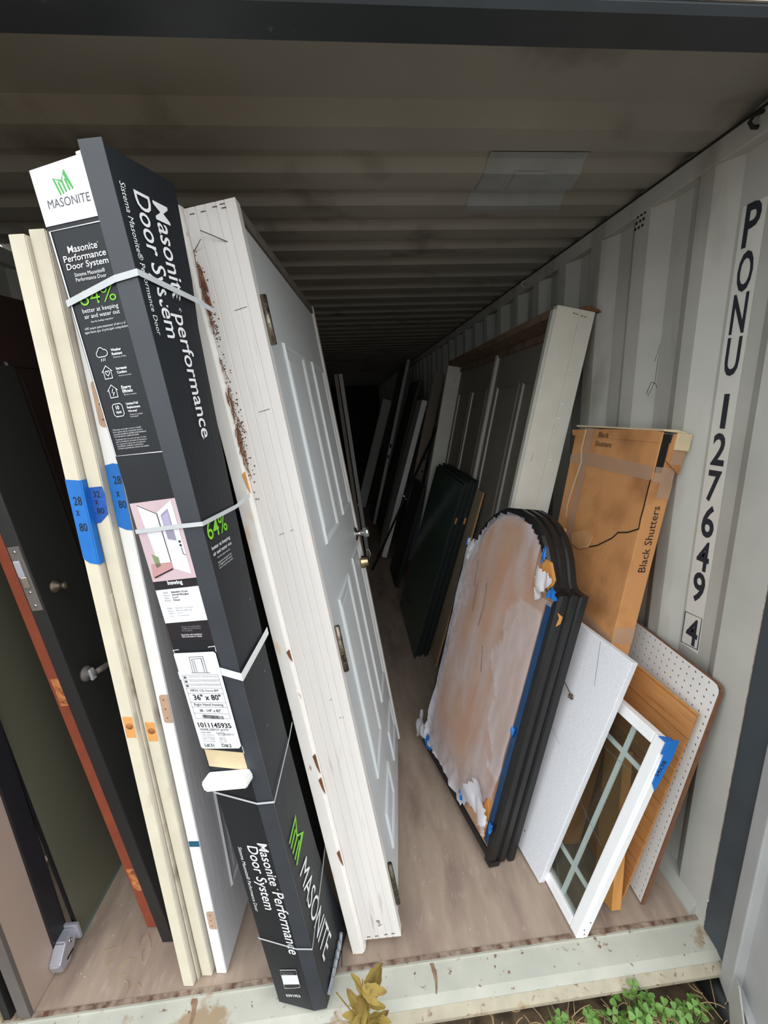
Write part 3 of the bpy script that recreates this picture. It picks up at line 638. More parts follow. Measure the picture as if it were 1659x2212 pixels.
for z0, z1, m in ((1.812,1.925,M_brass),(.925,1.062,M_brass),(.093,.245,M_bronze)):
    h = tube('hinge', [(.127, .030, z0), (.127, .030, z1)], .0085, m, WD, 12)
    for k in range(1, 5): tube('hinge_knuckle', [(.127, .030, z0+(z1-z0)*k/5-.0008), (.127, .030, z0+(z1-z0)*k/5+.0008)], .0089, M_gunmetal, h, 12)
    box('hinge_leaf', (.100, .1225, .0305, .0335, z0, z1), m, h)
kb = lathe('door_knob', ((.033,0),(.032,.003),(.026,.008),(.013,.012),(.011,.030),(.016,.036),(.026,.046),(.0275,.058),(.024,.064),(.012,.066),(0,.066)), (.1137, .815, 1.127), (1,0,0), M_chrome, WD, 24)
db = lathe('deadbolt', ((.031,0),(.030,.006),(.022,.034),(.021,.036),(0,.037)), (.1137, .81, .992), (1,0,0), M_nickel, WD, 24)
tube('key_wire', [(.150, .81, .995), (.166, .808, 1.02), (.160, .812, 1.045), (.150, .805, 1.045)], .0012, M_chrome, db, 6)
JF = Face(WD, (0,0,0), (1,0,0), (0,0,1), .0008)
text(JF, 'Top', .070, .052, .026, M_ink, rot=115, name='handwriting', bold=.006, res=2)
for a, b in ((.012,2.108),(.038,2.108),(.066,2.112),(.084,2.114),(.086,2.106),(.012,.010),(.038,.010),(.068,.012),(.092,.013)): box('staple', (a, a+.011, -.0012, .001, b, b+.0022), M_gunmetal, WD)
tube('bent_nail', [(.082, 0, 2.039), (.06, -.012, 2.050), (.033, -.018, 2.065)], .0011, M_gunmetal, WD, 6); tube('bent_nail', [(.0, 0, 2.034), (.016, -.010, 2.041), (.028, -.014, 2.05)], .0010, M_gunmetal, WD, 6)
for a, b, l in ((.062,1.895,.030),(.062,1.66,.028),(.040,1.35,.014),(.070,1.355,.01),(.07,.86,.006),(.085,.80,.006),(.095,.80,.004)): JF.ribbons('pencil_mark', [[(a,b),(a+l,b+.003)]], .0012, M_greytxt)
bm = bmesh.new(); random.seed(11)
for i in range(120):
    z = random.choice((random.gauss(1.95,.035), random.gauss(1.70,.03), random.gauss(1.62,.02), random.uniform(1.5,2.0), random.gauss(1.95,.03)))
    x = random.gauss(.002,.0025)+ (.004 if z > 1.9 else 0); L = random.uniform(.010,.036); a = random.gauss(.04,.16)
    y = -.002-random.random()*.008
    add_tube(bm, [(x, y, z), (x+L*math.sin(a), y-random.uniform(0,.006), z-L*math.cos(a))], .0009, 3)
bm_obj('pine_needles', bm, M_needle, WD)['kind'] = 'stuff'
bm = bmesh.new()
for i in range(220):
    z = random.choice((random.uniform(1.45,2.05), random.gauss(1.9,.06), random.gauss(1.65,.06))); x = abs(random.gauss(0,.008)); r = random.uniform(.0008,.0022)
    bmesh.ops.create_icosphere(bm, subdivisions=0, radius=r, matrix=Matrix.Translation((x, -.0006, z)))
bm_obj('dirt_crumbs', bm, M_dirt, WD)['kind'] = 'stuff'
for zc, l in ((1.52,.05),(1.03,.03),(.70,.06),(.62,.05),(.36,.05)):
    prism('paint_chip', ((-.012,zc),(-.003,zc+.006),(-.002,zc-l),(-.008,zc-l*.6)), 1, -.0135, -.011, M_notch if zc > 1.4 else M_needle, WD)

# ------------------------------------------------------------------ RIGHT SIDE
# ---- taupe double door unit in an old white frame
DD = thing('double_door_unit', 'taupe double door unit in an old white frame leaning on the right wall', 'door', frame((-.21, 11., -.58), (-.572, .813, .045)))
jn = prism('frame_jamb', ((0,0),(.098,0),(.099,.0025),(.100,0),(.163,0),(.163,.034),(0,.034)), 2, 0, 2.055, M_latticew, DD)
box('jamb_stop', (-.012, .002, .006, .034, 0, 2.04), M_bead, DD, .002)
box('frame_jamb', (0, .163, 1.846, 1.880, 0, 2.055), M_latticew, DD, .002)
box('head_rail', (0.0, .163, .034, 1.846, 2.020, 2.055), M_raww, DD, .002)
box('head_stop', (.105, .150, .034, 1.846, 1.985, 2.020), M_raww, DD, .002)
for i, (ya, yb) in enumerate(((.040,.945),(.965,1.840))):
    lfk = box('door_leaf', (.118, .160, ya, yb, .02, 1.985), M_taupeleaf, DD, .002)
    w_ = yb-ya
    for (a, b) in ((.10,.47),(.53,.90)):
        for (z0, z1) in ((.95,1.80),(.18,.80)):
            Y0, Y1 = ya+w_*a, ya+w_*b
            bm = bmesh.new(); R = []
            for d, e in ((0,0),(.006,.006),(.016,-.009),(.03,-.009),(.05,-.002)):
                R.append([bm.verts.new((.1178-e, p, q)) for p, q in ((Y0+d,z0+d),(Y1-d,z0+d),(Y1-d,z1-d),(Y0+d,z1-d))])
            for A, B in zip(R, R[1:]):
                for k in range(4): bm.faces.new((A[k], A[(k+1)%4], B[(k+1)%4], B[k]))
            bm.faces.new(R[-1]); bm_obj('panel', bm, M_taupeleaf, lfk)
            box('panel_bead', (.108, .119, Y1-.012, Y1+.0, z0, z1), M_bead, lfk, .002)
            box('panel_bead', (.110, .119, Y0, Y1, z1-.004, z1+.004), M_taupeleaf, lfk, .001)
box('astragal', (.098, .120, .935, .972, .02, 2.0), M_bead, DD, .004)
for a, z in ((.07,1.99),(.082,1.988),(.105,1.985),(.12,1.984)): box('nail_stain', (a, a+.010, -.001, .001, z+.045, z+.048), M_rust, DD)
for a, z in ((.112,1.82),(.118,1.68),(.114,1.62),(.105,1.56),(.12,1.44)): lathe('paint_drip', ((.006,0),(.004,.0015),(0,.002)), (a, 0, z), (0,-1,0), M_plas, DD, 10)
lv = prism('dry_leaf', ((.095,2.056),(.11,2.070),(.14,2.074),(.175,2.068),(.19,2.060),(.15,2.056)), 1, .0, .03, M_needle, DD)

# ---- stack of dark glass panes
GT = (-.45, 15.8, .83)
for i in range(6):
    dx = [0, .018, .036, .053, .070, .087][i]; dy = [-.012, .01, .0, .02, -.005, .012][i]; h = [1.248, 1.262, 1.250, 1.268, 1.255, 1.262][i]
    lab = ['dark green glass pane at the front of the stack', 'dark glass pane second from the front of the stack', 'dark glass pane third from the front of the stack', 'dark glass pane fourth from the front of the stack', 'dark glass pane fifth from the front of the stack', 'dark glass pane at the back of the stack, nearest the wall'][i]
    T = thing('insulated_glass', lab, 'glass', frame(GT, (-.692+dx/math.cos(math.radians(15.8)), 1.631+dy, .004)), 'insulated glass panes stacked on edge')
    box('pane', (0, .004, .004, .81, .004, h-.004), M_glassdark, T); box('pane', (.012, .016, .004, .81, .004, h-.004), M_glassdark, T)
    bm = bmesh.new()
    for b in ((.002,.0145,0,.008,0,h),(.002,.0145,.806,.814,0,h),(.002,.0145,.008,.806,0,.008),(.002,.0145,.008,.806,h-.008,h)): add_box(bm, *b)
    bm_obj('spacer_edge', bm, M_edgeblk, T)
    if i in (1, 4): box('sticker', (.003, .014, -.001, .002, .98, 1.02), M_notch, T)
BG = thing('tan_board', 'dusty tan hardboard panel standing behind the glass panes', 'board', frame((-.3, 14.8, 0.), (-.566, 1.50, .003)))
box('sheet', (0, .012, 0, .80, 0, 1.205), M_mdf, BG, .001); box('raw_edge', (.001, .011, -.001, .002, .002, 1.2), M_cartonl, BG)

# ---- arched black frame with plastic-covered back
MF = thing('arched_frame', 'black arched wooden frame with its back covered in torn plastic film', 'mirror', frame((12.84, 13.6, .28), (-.636, .232, .028)))
W_ = .636
half = [(0,0),(0,1.064),(.030,1.066),(.050,1.074),(.066,1.094),(.080,1.124),(.098,1.160),(.122,1.196),(.154,1.230),(.194,1.258),(.242,1.280),(.318,1.292)]
outer = half + [(W_-a, b) for a, b in reversed(half[:-1])]
def inset(pts, d):
    n = len(pts); out = []
    for i in range(n):
        p0, p1, p2 = Vector(pts[i-1]), Vector(pts[i]), Vector(pts[(i+1) % n])
        n1 = Vector(((p1-p0).y, -(p1-p0).x)).normalized(); n2 = Vector(((p2-p1).y, -(p2-p1).x)).normalized()
        nn = (n1+n2); nn = nn.normalized()/max(.5, math.sqrt((1+n1.dot(n2))/2)); out.append(tuple(p1+nn*d))
    return out
inner = inset(outer, .030)
if not (0 < inner[1][0] < W_): inner = inset(outer, -.030)
def ringmesh(name, levels, m, parent):
    """levels: list of (outline pts, x) walked around the moulding section"""
    bm = bmesh.new(); R = [[bm.verts.new((x, a, b)) for a, b in pts] for pts, x in levels]; n = len(R[0])
    for A, B in zip(R, R[1:] + R[:1]):
        for k in range(n): bm.faces.new((A[k], A[(k+1) % n], B[(k+1) % n], B[k]))
    return bm_obj(name, bm, m, parent)
sgn = 1 if inset(outer, .01)[1][0] > 0 else -1
I = lambda d: inset(outer, sgn*d)
fr_ = ringmesh('frame_moulding', [(outer,.010),(I(-.0),.030),(I(.006),.034),(I(.006),.046),(I(-.002),.050),(I(-.002),.072),(I(.006),.076),(I(.006),.082),(I(-.004),.088),(I(-.006),.112),(I(.03),.112),(I(.030),.004),(I(.026),.0),(I(.008),.0)], M_blackwood, MF)
fr_['label'] = 'scuffed black wooden moulding with grooves'
box('foot', (.004, .05, -.006, .03, -.016, .004), M_blackwood, MF, .004)
prism('backing_board', I(.024), 0, .010, .016, M_back, MF)
# blue protective strip along the near stile
box('blue_film_strip', (-.0012, .004, .0265, .052, .05, 1.02), M_bluefilm, MF, .0005)
prism('bare_patch', ((.060,1.055),(.110,1.10),(.125,1.16),(.085,1.15),(.050,1.10)), 0, -.001, .012, M_orange, MF)
prism('bare_patch', ((.040,.045),(.085,.045),(.105,.13),(.085,.20),(.050,.14)), 0, -.001, .012, M_orange, MF)
# plastic film: rippled sheet stretched over the back
def plastic(name, lo, hi, lab=None):
    m = MATS.get('plastic_film')
    if not m:
        m = bpy.data.materials.new('plastic_film'); MATS['plastic_film'] = m; m.use_nodes = True; nt = m.node_tree; N = nt.nodes; L = nt.links
        p = N['Principled BSDF']; p.inputs['Base Color'].default_value = (*S(226,224,230), 1); p.inputs['Roughness'].default_value = .22
        t = N.new('ShaderNodeBsdfTransparent'); mx = N.new('ShaderNodeMixShader')
        tc = N.new('ShaderNodeTexCoord'); mp = N.new('ShaderNodeMapping'); mp.inputs['Scale'].default_value = (1, 5.0, 1.6); L.new(tc.outputs['Object'], mp.inputs[0])
        n = N.new('ShaderNodeTexNoise'); n.inputs['Scale'].default_value = 1.6; n.inputs['Detail'].default_value = 5; L.new(mp.outputs[0], n.inputs['Vector'])
        r = N.new('ShaderNodeValToRGB'); r.color_ramp.elements[0].position = .40; r.color_ramp.elements[0].color = (.06,)*3+(1,); r.color_ramp.elements[1].position = .75; r.color_ramp.elements[1].color = (.45,)*3+(1,)
        L.new(n.outputs['Fac'], r.inputs[0])
        at = N.new('ShaderNodeAttribute'); at.attribute_name = 'cloud'; ad = N.new('ShaderNodeMath'); ad.operation = 'ADD'; ad.use_clamp = True
        L.new(r.outputs[0], ad.inputs[0]); L.new(at.outputs['Fac'], ad.inputs[1])
        L.new(ad.outputs[0], mx.inputs[0]); L.new(t.outputs[0], mx.inputs[1]); L.new(p.outputs[0], mx.inputs[2]); L.new(mx.outputs[0], N['Material Output'].inputs[0])
    return m
M_plasticfilm = plastic('f', 0, 0)
NY, NZ = 44, 90
film_out = I(.030)
def inside(a, b, poly):
    c = False; n = len(poly)
    for i in range(n):
        (x1, y1), (x2, y2) = poly[i], poly[(i+1) % n]
        if (y1 > b) != (y2 > b) and a < (x2-x1)*(b-y1)/(y2-y1)+x1: c = not c
    return c
def edged(a, b, poly):
    best = 9; n = len(poly); p = Vector((a, b))
    for i in range(n):
        q = Vector(poly[i]); r = Vector(poly[(i+1) % n]); t = max(0, min(1, (p-q).dot(r-q)/max((r-q).length_squared, 1e-9)))
        best = min(best, (p-(q+(r-q)*t)).length)
    return best
random.seed(5); bm = bmesh.new(); lay = bm.verts.layers.float.new('cloud'); grid = {}
ph = [(random.uniform(18, 70), random.uniform(-6, 6), random.uniform(0, 6), random.random()) for _ in range(10)]
for i in range(NY+1):
    for j in range(NZ+1):
        a = -.005+(W_+.01)*i/NY; b = .01+1.27*j/NZ
        if not inside(a, b, I(.014)) or (a < .044 and b < 1.0): continue
        if b < .05+.22*max(0, (.20-a))/.2: continue          # torn away low at the near corner
        if a < .13 and b > 1.02+.25*a and b < 1.19: continue      # torn at the near shoulder
        e = edged(a, b, film_out)
        lowc = max(0., 1-(b-.04)/.30) ; left = max(0., 1-(W_-.03-a)/.14)
        amp = .0012 + .006*max(0, 1-e/.10) + .006*lowc
        x = -.003 - abs(sum(math.sin(f*a+g*b*4+p)*w3 for f, g, p, w3 in ph))/4*amp - (.010*lowc*random.random())
        v = bm.verts.new((x, a, b)); v[lay] = min(.8, .25*max(0, 1-e/.05)+.6*lowc*lowc+.30*left*random.uniform(.2,1)+ (.26 if (.30 < b < .98 and a < .26-.30*abs(b-.75)+.02*math.sin(b*30)) else 0)); grid[i, j] = v
for i in range(NY):
    for j in range(NZ):
        q = [(i,j),(i+1,j),(i+1,j+1),(i,j+1)]
        if all(k in grid for k in q): bm.faces.new([grid[k] for k in q])
fo = bm_obj('plastic_film', bm, M_plasticfilm, MF, None, True); fo['label'] = 'cloudy translucent plastic film with wrinkles'
def crumple(name, ctr, sx, sy, sz, m, parent, seed, n=9):
    random.seed(seed); bm = bmesh.new(); n = 26; W3 = [(random.uniform(-4,4), random.uniform(-4,4), random.uniform(0,6)) for _ in range(4)]; G = []
    rad = [1+.25*math.sin(3*k*2*math.pi/18+seed) for k in range(19)]
    for i in range(n+1):
        row = []
        for j in range(n+1):
            u, v = 2*i/n-1, 2*j/n-1
            x = -abs(sum(math.sin(a*u+b*v+c) for a, b, c in W3))/2.2*sx
            row.append(bm.verts.new((ctr[0]+x, ctr[1]+sy*u*1.1+.10*sy*math.sin(5*v+seed), ctr[2]+sz*v*1.1+.10*sz*math.sin(6*u+seed))))
        G.append(row)
    for i in range(n):
        for j in range(n):
            u, v = 2*(i+.5)/n-1, 2*(j+.5)/n-1; a = (math.atan2(v, u)+math.pi)/(2*math.pi)*18
            if math.hypot(u, v) < .85*rad[int(a)]: bm.faces.new((G[i][j], G[i+1][j], G[i+1][j+1], G[i][j+1]))
    for v in [v for v in bm.verts if not v.link_faces]: bm.verts.remove(v)
    return bm_obj(name, bm, m, parent, None, True)
M_scrap = glassy('white_torn_film', (.95,.95,.97), .3, .3, S(232,232,238))
crumple('torn_film', (-.018,.13,.155), .012,.085,.060, M_scrap, MF, 1, 12); crumple('torn_film', (-.014,.64,.09), .012,.05,.07, M_scrap, MF, 2); crumple('torn_film', (-.012,.085,1.075), .010,.040,.055, M_scrap, MF, 3); crumple('torn_film', (-.010,.065,.10), .008,.030,.035, M_scrap, MF, 12)
crumple('torn_film', (-.010,.57,1.05), .006,.03,.05, M_scrap, MF, 4)
for c, sy, sz, sd in (((-.010,.21,.085),.030,.022,5),((-.010,.56,.060),.050,.030,6),((-.008,.030,1.055),.026,.020,7),((-.006,.115,1.165),.012,.030,8),((-.005,.61,1.075),.010,.018,9),((-.003,.045,.52),.010,.020,10),((-.006,.025,.13),.014,.020,11)):
    crumple('blue_tape', c, .006, sy, sz, M_tape, MF, sd, 6)
prism('chipped_spot', ((.004,1.005),(.03,.99),(.028,.965),(.012,.955),(.016,.985)), 1, -.0015, .001, M_orange, MF)
random.seed(21); bm = bmesh.new()
for i in range(50):
    bmesh.ops.create_icosphere(bm, subdivisions=0, radius=random.uniform(.0006,.0016), matrix=Matrix.Translation((-.006, random.uniform(.15,.45), random.gauss(.9,.12))))
bm_obj('specks', bm, M_dirt, MF)['kind'] = 'stuff'
for l in ([(.50,1.02),(.49,.96),(.485,.90)],[(.40,.95),(.385,.85),(.39,.76)],[(.47,.92),(.455,.80)],[(.33,.70),(.30,.60)]):
    tube('crease', [(-.0045, a, b) for a, b in l], .0011, M_gunmetal, MF, 5)

# ---- carton of shutters
CB = thing('shutter_carton', 'tall brown carton marked Black Shutters, taped and torn', 'box', frame((4.3, 8.75, -.11), (-.329, .273, .013)))
box('carton_body', (0, .080, 0, .44, 0, 1.555), M_carton, CB, .003)
prism('top_flap', ((.0,1.553),(.455,1.552),(.465,1.574),(.30,1.583),(.05,1.590),(.0,1.586)), 0, -.002, .004, M_carton, CB)
prism('top_rim', ((-.002,1.588),(-.003,1.594),(.045,1.597),(.084,1.592),(.085,1.588)), 1, -.005, .44, M_cream2, CB, bev=.001)
box('open_gap', (.004, .030, -.0015, .004, 1.46, 1.58), M_black, CB); prism('torn_flap', ((.030,1.50),(.088,1.46),(.095,1.575),(.060,1.590),(.036,1.582)), 1, -.006, -.002, M_carton, CB)
box('tape_patch', (.046, .098, -.012, -.004, 1.535, 1.588), M_cream2, CB, .003)
KF = Face(CB, (0,0,0), (0,-1,0), (0,0,1), .0012); KS = Face(CB, (0,0,0), (1,0,0), (0,0,1), .0012)   # wide face: u = -depth
def ktape(pts, d=.001): o = KF.poly('packing_tape', [(-a, b) for a, b in pts], M_cleartape, d); return o
ktape(((.44,1.475),(.44,1.445),(-.0,1.433),(-.0,1.478),(.33,1.492))); ktape(((.36,1.583),(.325,1.583),(.32,1.44),(.36,1.44)), .0016); ktape(((.36,1.44),(.325,1.44),(.335,.92),(.37,.92)), .0013)
ktape(((.44,.935),(.0,.885),(.0,.845),(.44,.895))); KS.rect('packing_tape', .0, .078, .865, .925, M_cleartape, .001); KS.rect('packing_tape', .004, .076, 1.43, 1.478, M_cleartape, .001); KS.rect('packing_tape', .030, .078, 1.38, 1.43, M_cleartape, .0015); KS.rect('packing_tape', .046, .086, 1.49, 1.535, M_cleartape, .006)
KF.ribbons('tear', [[(-.215,1.144),(-.17,1.165),(-.106,1.212),(-.085,1.238),(-.04,1.252),(.0,1.275),(-.003,1.31),(-.001,1.345),(-.002,1.40),(-.001,1.437)]], .0045, M_black, .0012)
KF.ribbons('tape_edge', [[(-.372,1.58),(-.375,1.50),(-.36,1.45),(-.378,1.36),(-.392,1.27),(-.385,1.22)]], .010, M_cream2, .0022)
prism('torn_paper', ((.215,1.142),(.26,1.122),(.31,1.127),(.33,1.165),(.26,1.20),(.20,1.19)), 0, -.006, -.002, M_cartonl, CB)
prism('torn_paper', ((.36,1.155),(.42,1.150),(.45,1.135),(.40,1.170),(.36,1.175)), 0, -.022, -.006, M_cartonl, CB)
text(KF, 'Black', -.290, 1.554, .056, M_ink, name='handwriting', res=2, d=.003); text(KF, 'Shutters', -.300, 1.521, .090, M_ink, name='handwriting', res=2, d=.003)
text(KS, 'Black Shutters', .060, 1.128, .225, M_ink, rot=91, name='handwriting', res=2, bold=.0)

# ---- white foam board
FB = box('foam_board', (0, .025, 0, .60, 0, .912), M_foam, None, .0025); FB.matrix_world = frame((10.68, 15.95, 3.67), (-.472, .159, .006))
tag(FB, 'white polystyrene foam board leaning between the arched frame and the small window', 'board', kind='thing')
ff = Face(FB, (0,0,0), (0,-1,0), (0,0,1), .001)
ff.ribbons('dent_line', [[(-.13,.905),(-.09,.76)]], .0018, M_print_g); ff.ribbons('dent_line', [[(-.21,.52),(-.13,.48)]], .0014, M_print_g)
tube('twig_scrap', [(-.003,.205,.690),(-.010,.185,.688),(-.008,.160,.674),(-.012,.150,.665),(-.008,.163,.655)], .0016, M_dirt, FB, 6)
bmesh_c = crumple('twig_scrap', (-.008,.152,.668), .005,.012,.010, M_dirt, FB, 31, 4)
for a, b in ((.131,.079),(.145,.066)): lathe('pin_hole', ((.003,0),(0,.0003)), (-.0006, a, b), (-1,0,0), M_dirt, FB, 8)

# ---- white vinyl sash with grille
WS = thing('window_sash', 'white vinyl window sash with prairie grille and blue tape on its corner', 'window', frame((6.08, 18.8, -.1), (-.43, -.013, .011)))
def bar(name, y0, y1, z0, z1, x0=0, x1=.032): return box(name, (x0, x1, y0, y1, z0, z1), M_vinyl, WS, .0035)
bar('frame_stile', 0, .036, 0, .738); bar('frame_stile', .239, .275, 0, .738); bar('frame_rail', .036, .239, 0, .036); bar('frame_rail', .036, .239, .702, .738)
box('side_groove', (.0325, .040, .0, .03, .004, .734), M_vinyl, WS, .002); box('outer_fin', (.012, .036, -.0035, .002, .01, .73), M_vinyl, WS, .001)
box('pane', (.010, .013, .034, .241, .034, .704), M_clear, WS); box('pane', (.022, .025, .034, .241, .034, .704), M_clear, WS)
for y in (.113,): box('grille_bar', (.015, .020, y-.008, y+.008, .036, .702), M_munt, WS)
for z in (.145, .602): box('grille_bar', (.0155, .0205, .036, .239, z-.008, z+.008), M_munt, WS)
gf = Face(WS, (.0095,0,0), (0,-1,0), (0,0,1), .0006)
gf.ribbons('crack', [[(-.188,.347),(-.12,.322),(-.052,.303)], [(-.186,.565),(-.12,.570),(-.053,.580)], [(-.194,.114),(-.15,.07),(-.112,.030)]], .0014, M_gedge)
for a, b in ((.012,.040),(.020,.022),(.024,.070)): lathe('screw_hole', ((.003,0),(0,.0004)), (a, -.0036, b), (0,-1,0), M_gunmetal, WS, 8)
prism('blue_tape', ((-.003,.742),(-.003,.700),(.008,.70),(.014,.60),(.034,.575),(.044,.70),(.040,.752)), 1, -.0075, -.0045, M_tape, WS); box('blue_tape', (-.004, .040, -.006, .020, .738, .7405), M_tape, WS)
WF = Face(WS, (0,-.0078,0), (1,0,0), (0,0,1), .0006)
text(WF, '24x38', .020, .625, .055, M_ink, rot=82, name='handwriting', res=2)

# ---- lumber, panelling and pegboard against the wall
LB = box('lumber_board', (0, .038, 0, .085, 0, .52), M_lumber, None, .002); LB.matrix_world = frame((9, 12., -14.), (-.280, .036, .026))
tag(LB, 'short yellow pine board behind the window sash', 'board', kind='thing')
PN = thing('wood_panelling', 'honey pine grooved panelling sheet in front of the pegboard', 'panel', frame((5.87, 10.54, 3.24), (-.212, .080, .001)))
nb = 9; hh = .764/nb
for i in range(nb): box('plank', (0, .007, 0, .25, i*hh+.0012, (i+1)*hh-.0012), M_beadw, PN, .0012)
box('backer', (.0055, .0095, .001, .249, .001, .763), M_lumber, PN); box('veneer_lip', (.002, .013, .0, .25, .765, .7675), M_lumber, PN)
PG = thing('pegboard', 'white pegboard with brown edge standing against the right wall', 'board', frame((0, 9.04, 1.7), (-.158, .056, .002)))
h, wd_ = .868, .61; rr = .022
pts = [(0,0),(wd_,0),(wd_,h)] + [(rr-rr*math.sin(a), h-rr+rr*math.cos(a)) for a in (0,.4,.8,1.2,math.pi/2)]
prism('hardboard_core', pts, 0, .0035, .012, M_pegcore, PG); box('hole_backing', (.0026, .0034, .006, .58, .006, .86), M_dirt, PG)
bm = bmesh.new(); P_ = .0254; ny, nz = 24, 34; y0, z0 = .0045, .003; r_ = .0037
o8 = [(-1,-1),(0,-1),(1,-1),(1,0),(1,1),(0,1),(-1,1),(-1,0)]
vc = {}
def V(y, z, x=0.):
    k = (round(y*1e5), round(z*1e5), round(x*1e5))
    if k not in vc: vc[k] = bm.verts.new((x, y, z))
    return vc[k]
for i in range(ny-1):
    for j in range(nz):
        if i == 0 and j == nz-1: continue
        cy, cz = y0+P_*(i+.5), z0+P_*(j+.5)
        O = [V(cy+a*P_/2, cz+b*P_/2) for a, b in o8]; Q = [V(cy+r_*a/math.hypot(a,b), cz+r_*b/math.hypot(a,b)) for a, b in o8]; D = [V(cy+r_*a/math.hypot(a,b), cz+r_*b/math.hypot(a,b), .0036) for a, b in o8]
        for k in range(8):
            bm.faces.new((O[k], O[(k+1)%8], Q[(k+1)%8], Q[k])); bm.faces.new((Q[k], Q[(k+1)%8], D[(k+1)%8], D[k]))
cy, cz = y0+P_*.5, z0+P_*(nz-.5)
bm.faces.new([V(cy-P_/2, cz-P_/2), V(cy+P_/2, cz-P_/2), V(cy+P_/2, cz+P_/2), V(cy-P_*.0, cz+P_*.42), V(cy-P_*.42, cz)])
pf = bm_obj('perforated_face', bm, M_peg, PG); pf['label'] = 'white face with rows of peg holes'
for b in ((-.0002,.0036,0,y0,0,h-.02),): box('face_margin', b, M_pegcore, PG)

# ------------------------------------------------------------------ DEEP IN THE CONTAINER
def lean_board(name, label, cat, bot, top, t, depth, m, mface=None, group='boards and doors leaning deep inside'):
    b = Vector(bot); d = Vector(top)-b; h = d.length; a = math.degrees(math.atan2(d.x, d.z))
    T = thing(name, label, cat, frame((0, a, 0), (b.x-t/2*math.cos(math.radians(a)), b.y, .003+max(0, t*math.sin(math.radians(a))))), group)
    box('edge_board', (0, t, 0, depth, 0, h), m, T, .001)
    if mface: box('face_skin', (-.003, .001, .003, depth, .003, h-.003), mface, T)
    return T
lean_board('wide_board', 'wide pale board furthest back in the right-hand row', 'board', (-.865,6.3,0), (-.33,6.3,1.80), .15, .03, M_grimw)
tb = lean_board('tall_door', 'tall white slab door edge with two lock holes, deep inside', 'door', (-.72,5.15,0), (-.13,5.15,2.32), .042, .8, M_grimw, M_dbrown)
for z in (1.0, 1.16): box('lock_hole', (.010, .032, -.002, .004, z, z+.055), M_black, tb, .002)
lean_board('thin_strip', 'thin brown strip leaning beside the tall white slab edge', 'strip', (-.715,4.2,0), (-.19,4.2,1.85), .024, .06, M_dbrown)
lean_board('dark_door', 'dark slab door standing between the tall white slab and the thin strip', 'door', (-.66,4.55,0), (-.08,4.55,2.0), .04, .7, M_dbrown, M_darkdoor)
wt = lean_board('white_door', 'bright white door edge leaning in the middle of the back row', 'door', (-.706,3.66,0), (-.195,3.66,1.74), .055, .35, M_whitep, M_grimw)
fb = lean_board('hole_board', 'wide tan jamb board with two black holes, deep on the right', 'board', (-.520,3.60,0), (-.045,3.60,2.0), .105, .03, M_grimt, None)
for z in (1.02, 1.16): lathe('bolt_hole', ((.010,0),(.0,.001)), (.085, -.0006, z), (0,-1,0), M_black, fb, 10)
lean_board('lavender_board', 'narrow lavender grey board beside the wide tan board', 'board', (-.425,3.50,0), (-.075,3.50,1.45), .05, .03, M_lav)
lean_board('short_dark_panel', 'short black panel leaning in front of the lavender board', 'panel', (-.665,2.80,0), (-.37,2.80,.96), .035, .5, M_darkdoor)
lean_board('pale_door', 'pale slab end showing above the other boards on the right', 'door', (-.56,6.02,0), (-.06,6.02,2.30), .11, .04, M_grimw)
PO = tube('black_pole', [(-.865,3.3,.013), (-.12,3.42,1.48)], .012, M_darkdoor); tag(PO, 'long black pole slanting across the boards at the back', 'pole', kind='thing')
PL = lean_board('primed_door', 'pale slab edge just behind the white pre-hung door, right one of the pair', 'door', (-.889,3.72,0), (-1.078,3.72,2.05), .04, .7, M_grimw, None, 'pair of slab edges behind the white door')
PL2 = lean_board('primed_door', 'pale slab edge just behind the white pre-hung door, left one of the pair', 'door', (-.945,3.78,0), (-1.128,3.78,2.055), .038, .7, M_grimt, None, 'pair of slab edges behind the white door')
for T in (PL, PL2): tube('screw', [(.02,.02,2.05),(.022,.02,2.085)], .003, M_chrome, T, 6)

# ------------------------------------------------------------------ SMALL THINGS
random.seed(17)
def straw(n, cx, cy, sx, sy, z, name, m, lo=.02, hi=.07, r=.0009):
    bm = bmesh.new()
    for i in range(n):
        x, y = random.gauss(cx, sx), random.gauss(cy, sy); a = random.uniform(0, 6.28); L = random.uniform(lo, hi); c = random.uniform(-1, 1)
        pts = []
        for k in range(5):
            pts.append((x, y, z+.0012+.002*math.sin(k))); x += L/4*math.cos(a); y += L/4*math.sin(a); a += c*.5
        add_tube(bm, pts, r, 4)
    return bm_obj(name, bm, m)
tag(straw(16, -1.85, .16, .06, .07, 0, 'floor_straw', M_straw), 'dry straw scattered on the floor by the left doors', 'straw', kind='stuff')
tag(straw(10, -1.10, .05, .05, .02, 0, 'jamb_straw', M_straw, .015, .04), 'straw bits at the foot of the white pre-hung door', 'straw', kind='stuff')
bm = bmesh.new()
for i in range(60):
    x, y = (random.uniform(-.94, -.72), random.uniform(.03, .9)) if i % 3 else (random.uniform(-2.0, -1.88), random.uniform(.03, .5)); s_ = random.uniform(.0006, .0018)
    bmesh.ops.create_icosphere(bm, subdivisions=0, radius=s_, matrix=Matrix.Translation((x, y, s_*.4)))
tag(bm_obj('floor_grit', bm, M_chip), 'tiny pale chips and grit scattered over the plywood floor', 'debris', kind='stuff')
ch = prism('wood_chip', ((-.012,-.006),(.010,-.008),(.014,.002),(-.002,.010)), 2, 0, .006, M_chip); ch.matrix_world = frame((30,0,0), (-1.885,.29,.0005)); tag(ch, 'pale wood chip lying on the floor by the red-edged door', 'chip', kind='thing')
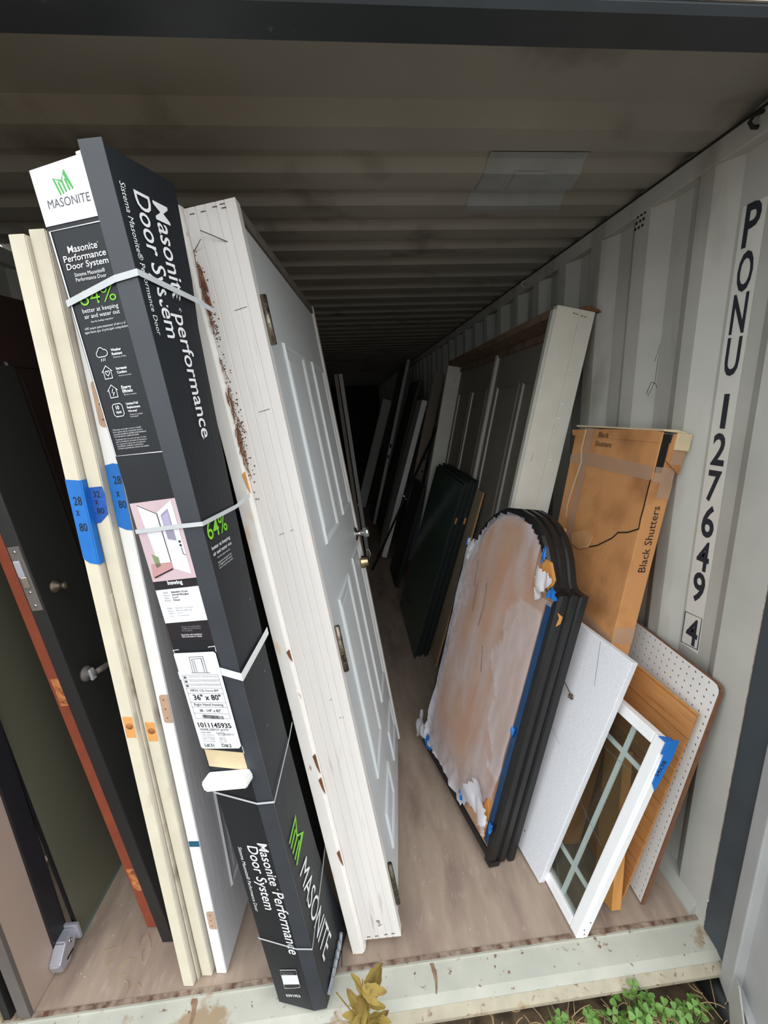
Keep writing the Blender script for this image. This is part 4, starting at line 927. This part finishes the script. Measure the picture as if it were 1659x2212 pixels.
# leaves
def leaf_mesh(name, L, W, lobes=0, curl=.25):
    bm = bmesh.new(); n = 7; rows = []
    for i in range(n):
        t = i/(n-1); w_ = W*math.sin(math.pi*min(.98, t*.92+.06))**.8*(1+(.22 if lobes and i % 2 else 0)); z = curl*L*(t*t)*-.5
        rows.append((bm.verts.new((-w_/2, t*L, z+.12*w_)), bm.verts.new((0, t*L, z)), bm.verts.new((w_/2, t*L, z+.12*w_))))
    for a, b in zip(rows, rows[1:]):
        bm.faces.new((a[0],a[1],b[1],b[0])); bm.faces.new((a[1],a[2],b[2],b[1]))
    me = bpy.data.meshes.new(name); bm.to_mesh(me); bm.free(); return me
def clover_mesh(s_):
    bm = bmesh.new()
    for k in range(3):
        a0 = k*2.094
        c = bm.verts.new((0,0,0)); ring = []
        for j, (r, da) in enumerate(((.55,-.75),(.95,-.55),(1.05,-.25),(.92,0),(1.05,.25),(.95,.55),(.55,.75))):
            ring.append(bm.verts.new((s_*r*math.cos(a0+da), s_*r*math.sin(a0+da), s_*.18*abs(da)-.05*s_)))
        for p, q in zip(ring, ring[1:]): bm.faces.new((c, p, q))
    me = bpy.data.meshes.new('leaf'); bm.to_mesh(me); bm.free(); me.materials.append(M_wleaf); return me
cm = [clover_mesh(s_) for s_ in (.013, .017, .021)]
def weed(x, y, n, sx, sy, label, ztop):
    T = thing('weed', label, 'weed', Matrix.Translation((x, y, -.205)), 'weeds growing below the sill')
    bm = bmesh.new()
    for i in range(n):
        a, b, z = random.gauss(0, sx), random.gauss(0, sy), random.uniform(ztop-.07, ztop)
        z -= .5*abs(a)/max(sx, .01)*.03
        o = bpy.data.objects.new('leaf', random.choice(cm)); COL.objects.link(o); o.parent = T
        o.location = (a, b, z); o.rotation_euler = (random.gauss(.45, .3), random.gauss(0, .3), random.uniform(0, 6.28))
        add_tube(bm, [(a*.3, b*.3, 0), (a*.8, b*.8, z*.6), (a, b, z)], .0009, 4)
    bm_obj('stems', bm, M_wleaf, T)
weed(-.30, -.155, 34, .042, .018, 'lush clover-like weed clump under the sill, biggest one', .185)
weed(-.16, -.160, 16, .030, .016, 'small clover-like weed next to the grey container door', .16)
weed(-.56, -.150, 7, .022, .012, 'sparse little weed below the window sash', .17)
weed(-.45, -.155, 9, .03, .012, 'low weed left of the lush clover clump', .165)
tag(straw(160, -.45, -.17, .22, .03, -.10, 'ground_straw', M_straw, .03, .09, .0012), 'dry pine straw on the ground below the sill', 'straw', kind='stuff')
dm = [leaf_mesh('leaf', L, W, 1, c) for L, W, c in ((.05,.018,.6),(.065,.022,.3),(.04,.016,.8))]
for m_ in dm: m_.materials.append(M_dry)
DP = thing('dried_weed', 'dried olive brown weed standing against the sill front', 'weed', Matrix.Translation((-1.10, -.165, -.205)))
bm = bmesh.new()
for i in range(44):
    a = random.uniform(0, 6.28); z = random.uniform(.20, .44); r = random.uniform(.0, .036)*(1.25-z*1.6)
    o = bpy.data.objects.new('leaf', random.choice(dm)); COL.objects.link(o); o.parent = DP; o.location = (r*math.cos(a), r*math.sin(a)*.5, z)
    o.rotation_euler = (random.uniform(-.3, 1.1), random.gauss(0, .5), random.uniform(0, 6.28))
for k in range(5): add_tube(bm, [(0,0,0),(random.gauss(0,.012),random.gauss(0,.008),.22),(random.gauss(0,.022),random.gauss(0,.01),.44)], .0016, 5)
bm_obj('stems', bm, M_dry, DP)
pipe = tube('black_pipe', [(-.02,-.02,-.13),(.0,-.13,-.145),(.012,-.30,-.16)], .045, M_darkdoor, None, 16); tag(pipe, 'black drain pipe end on the ground under the corner post', 'pipe', kind='thing')
flush_texts()
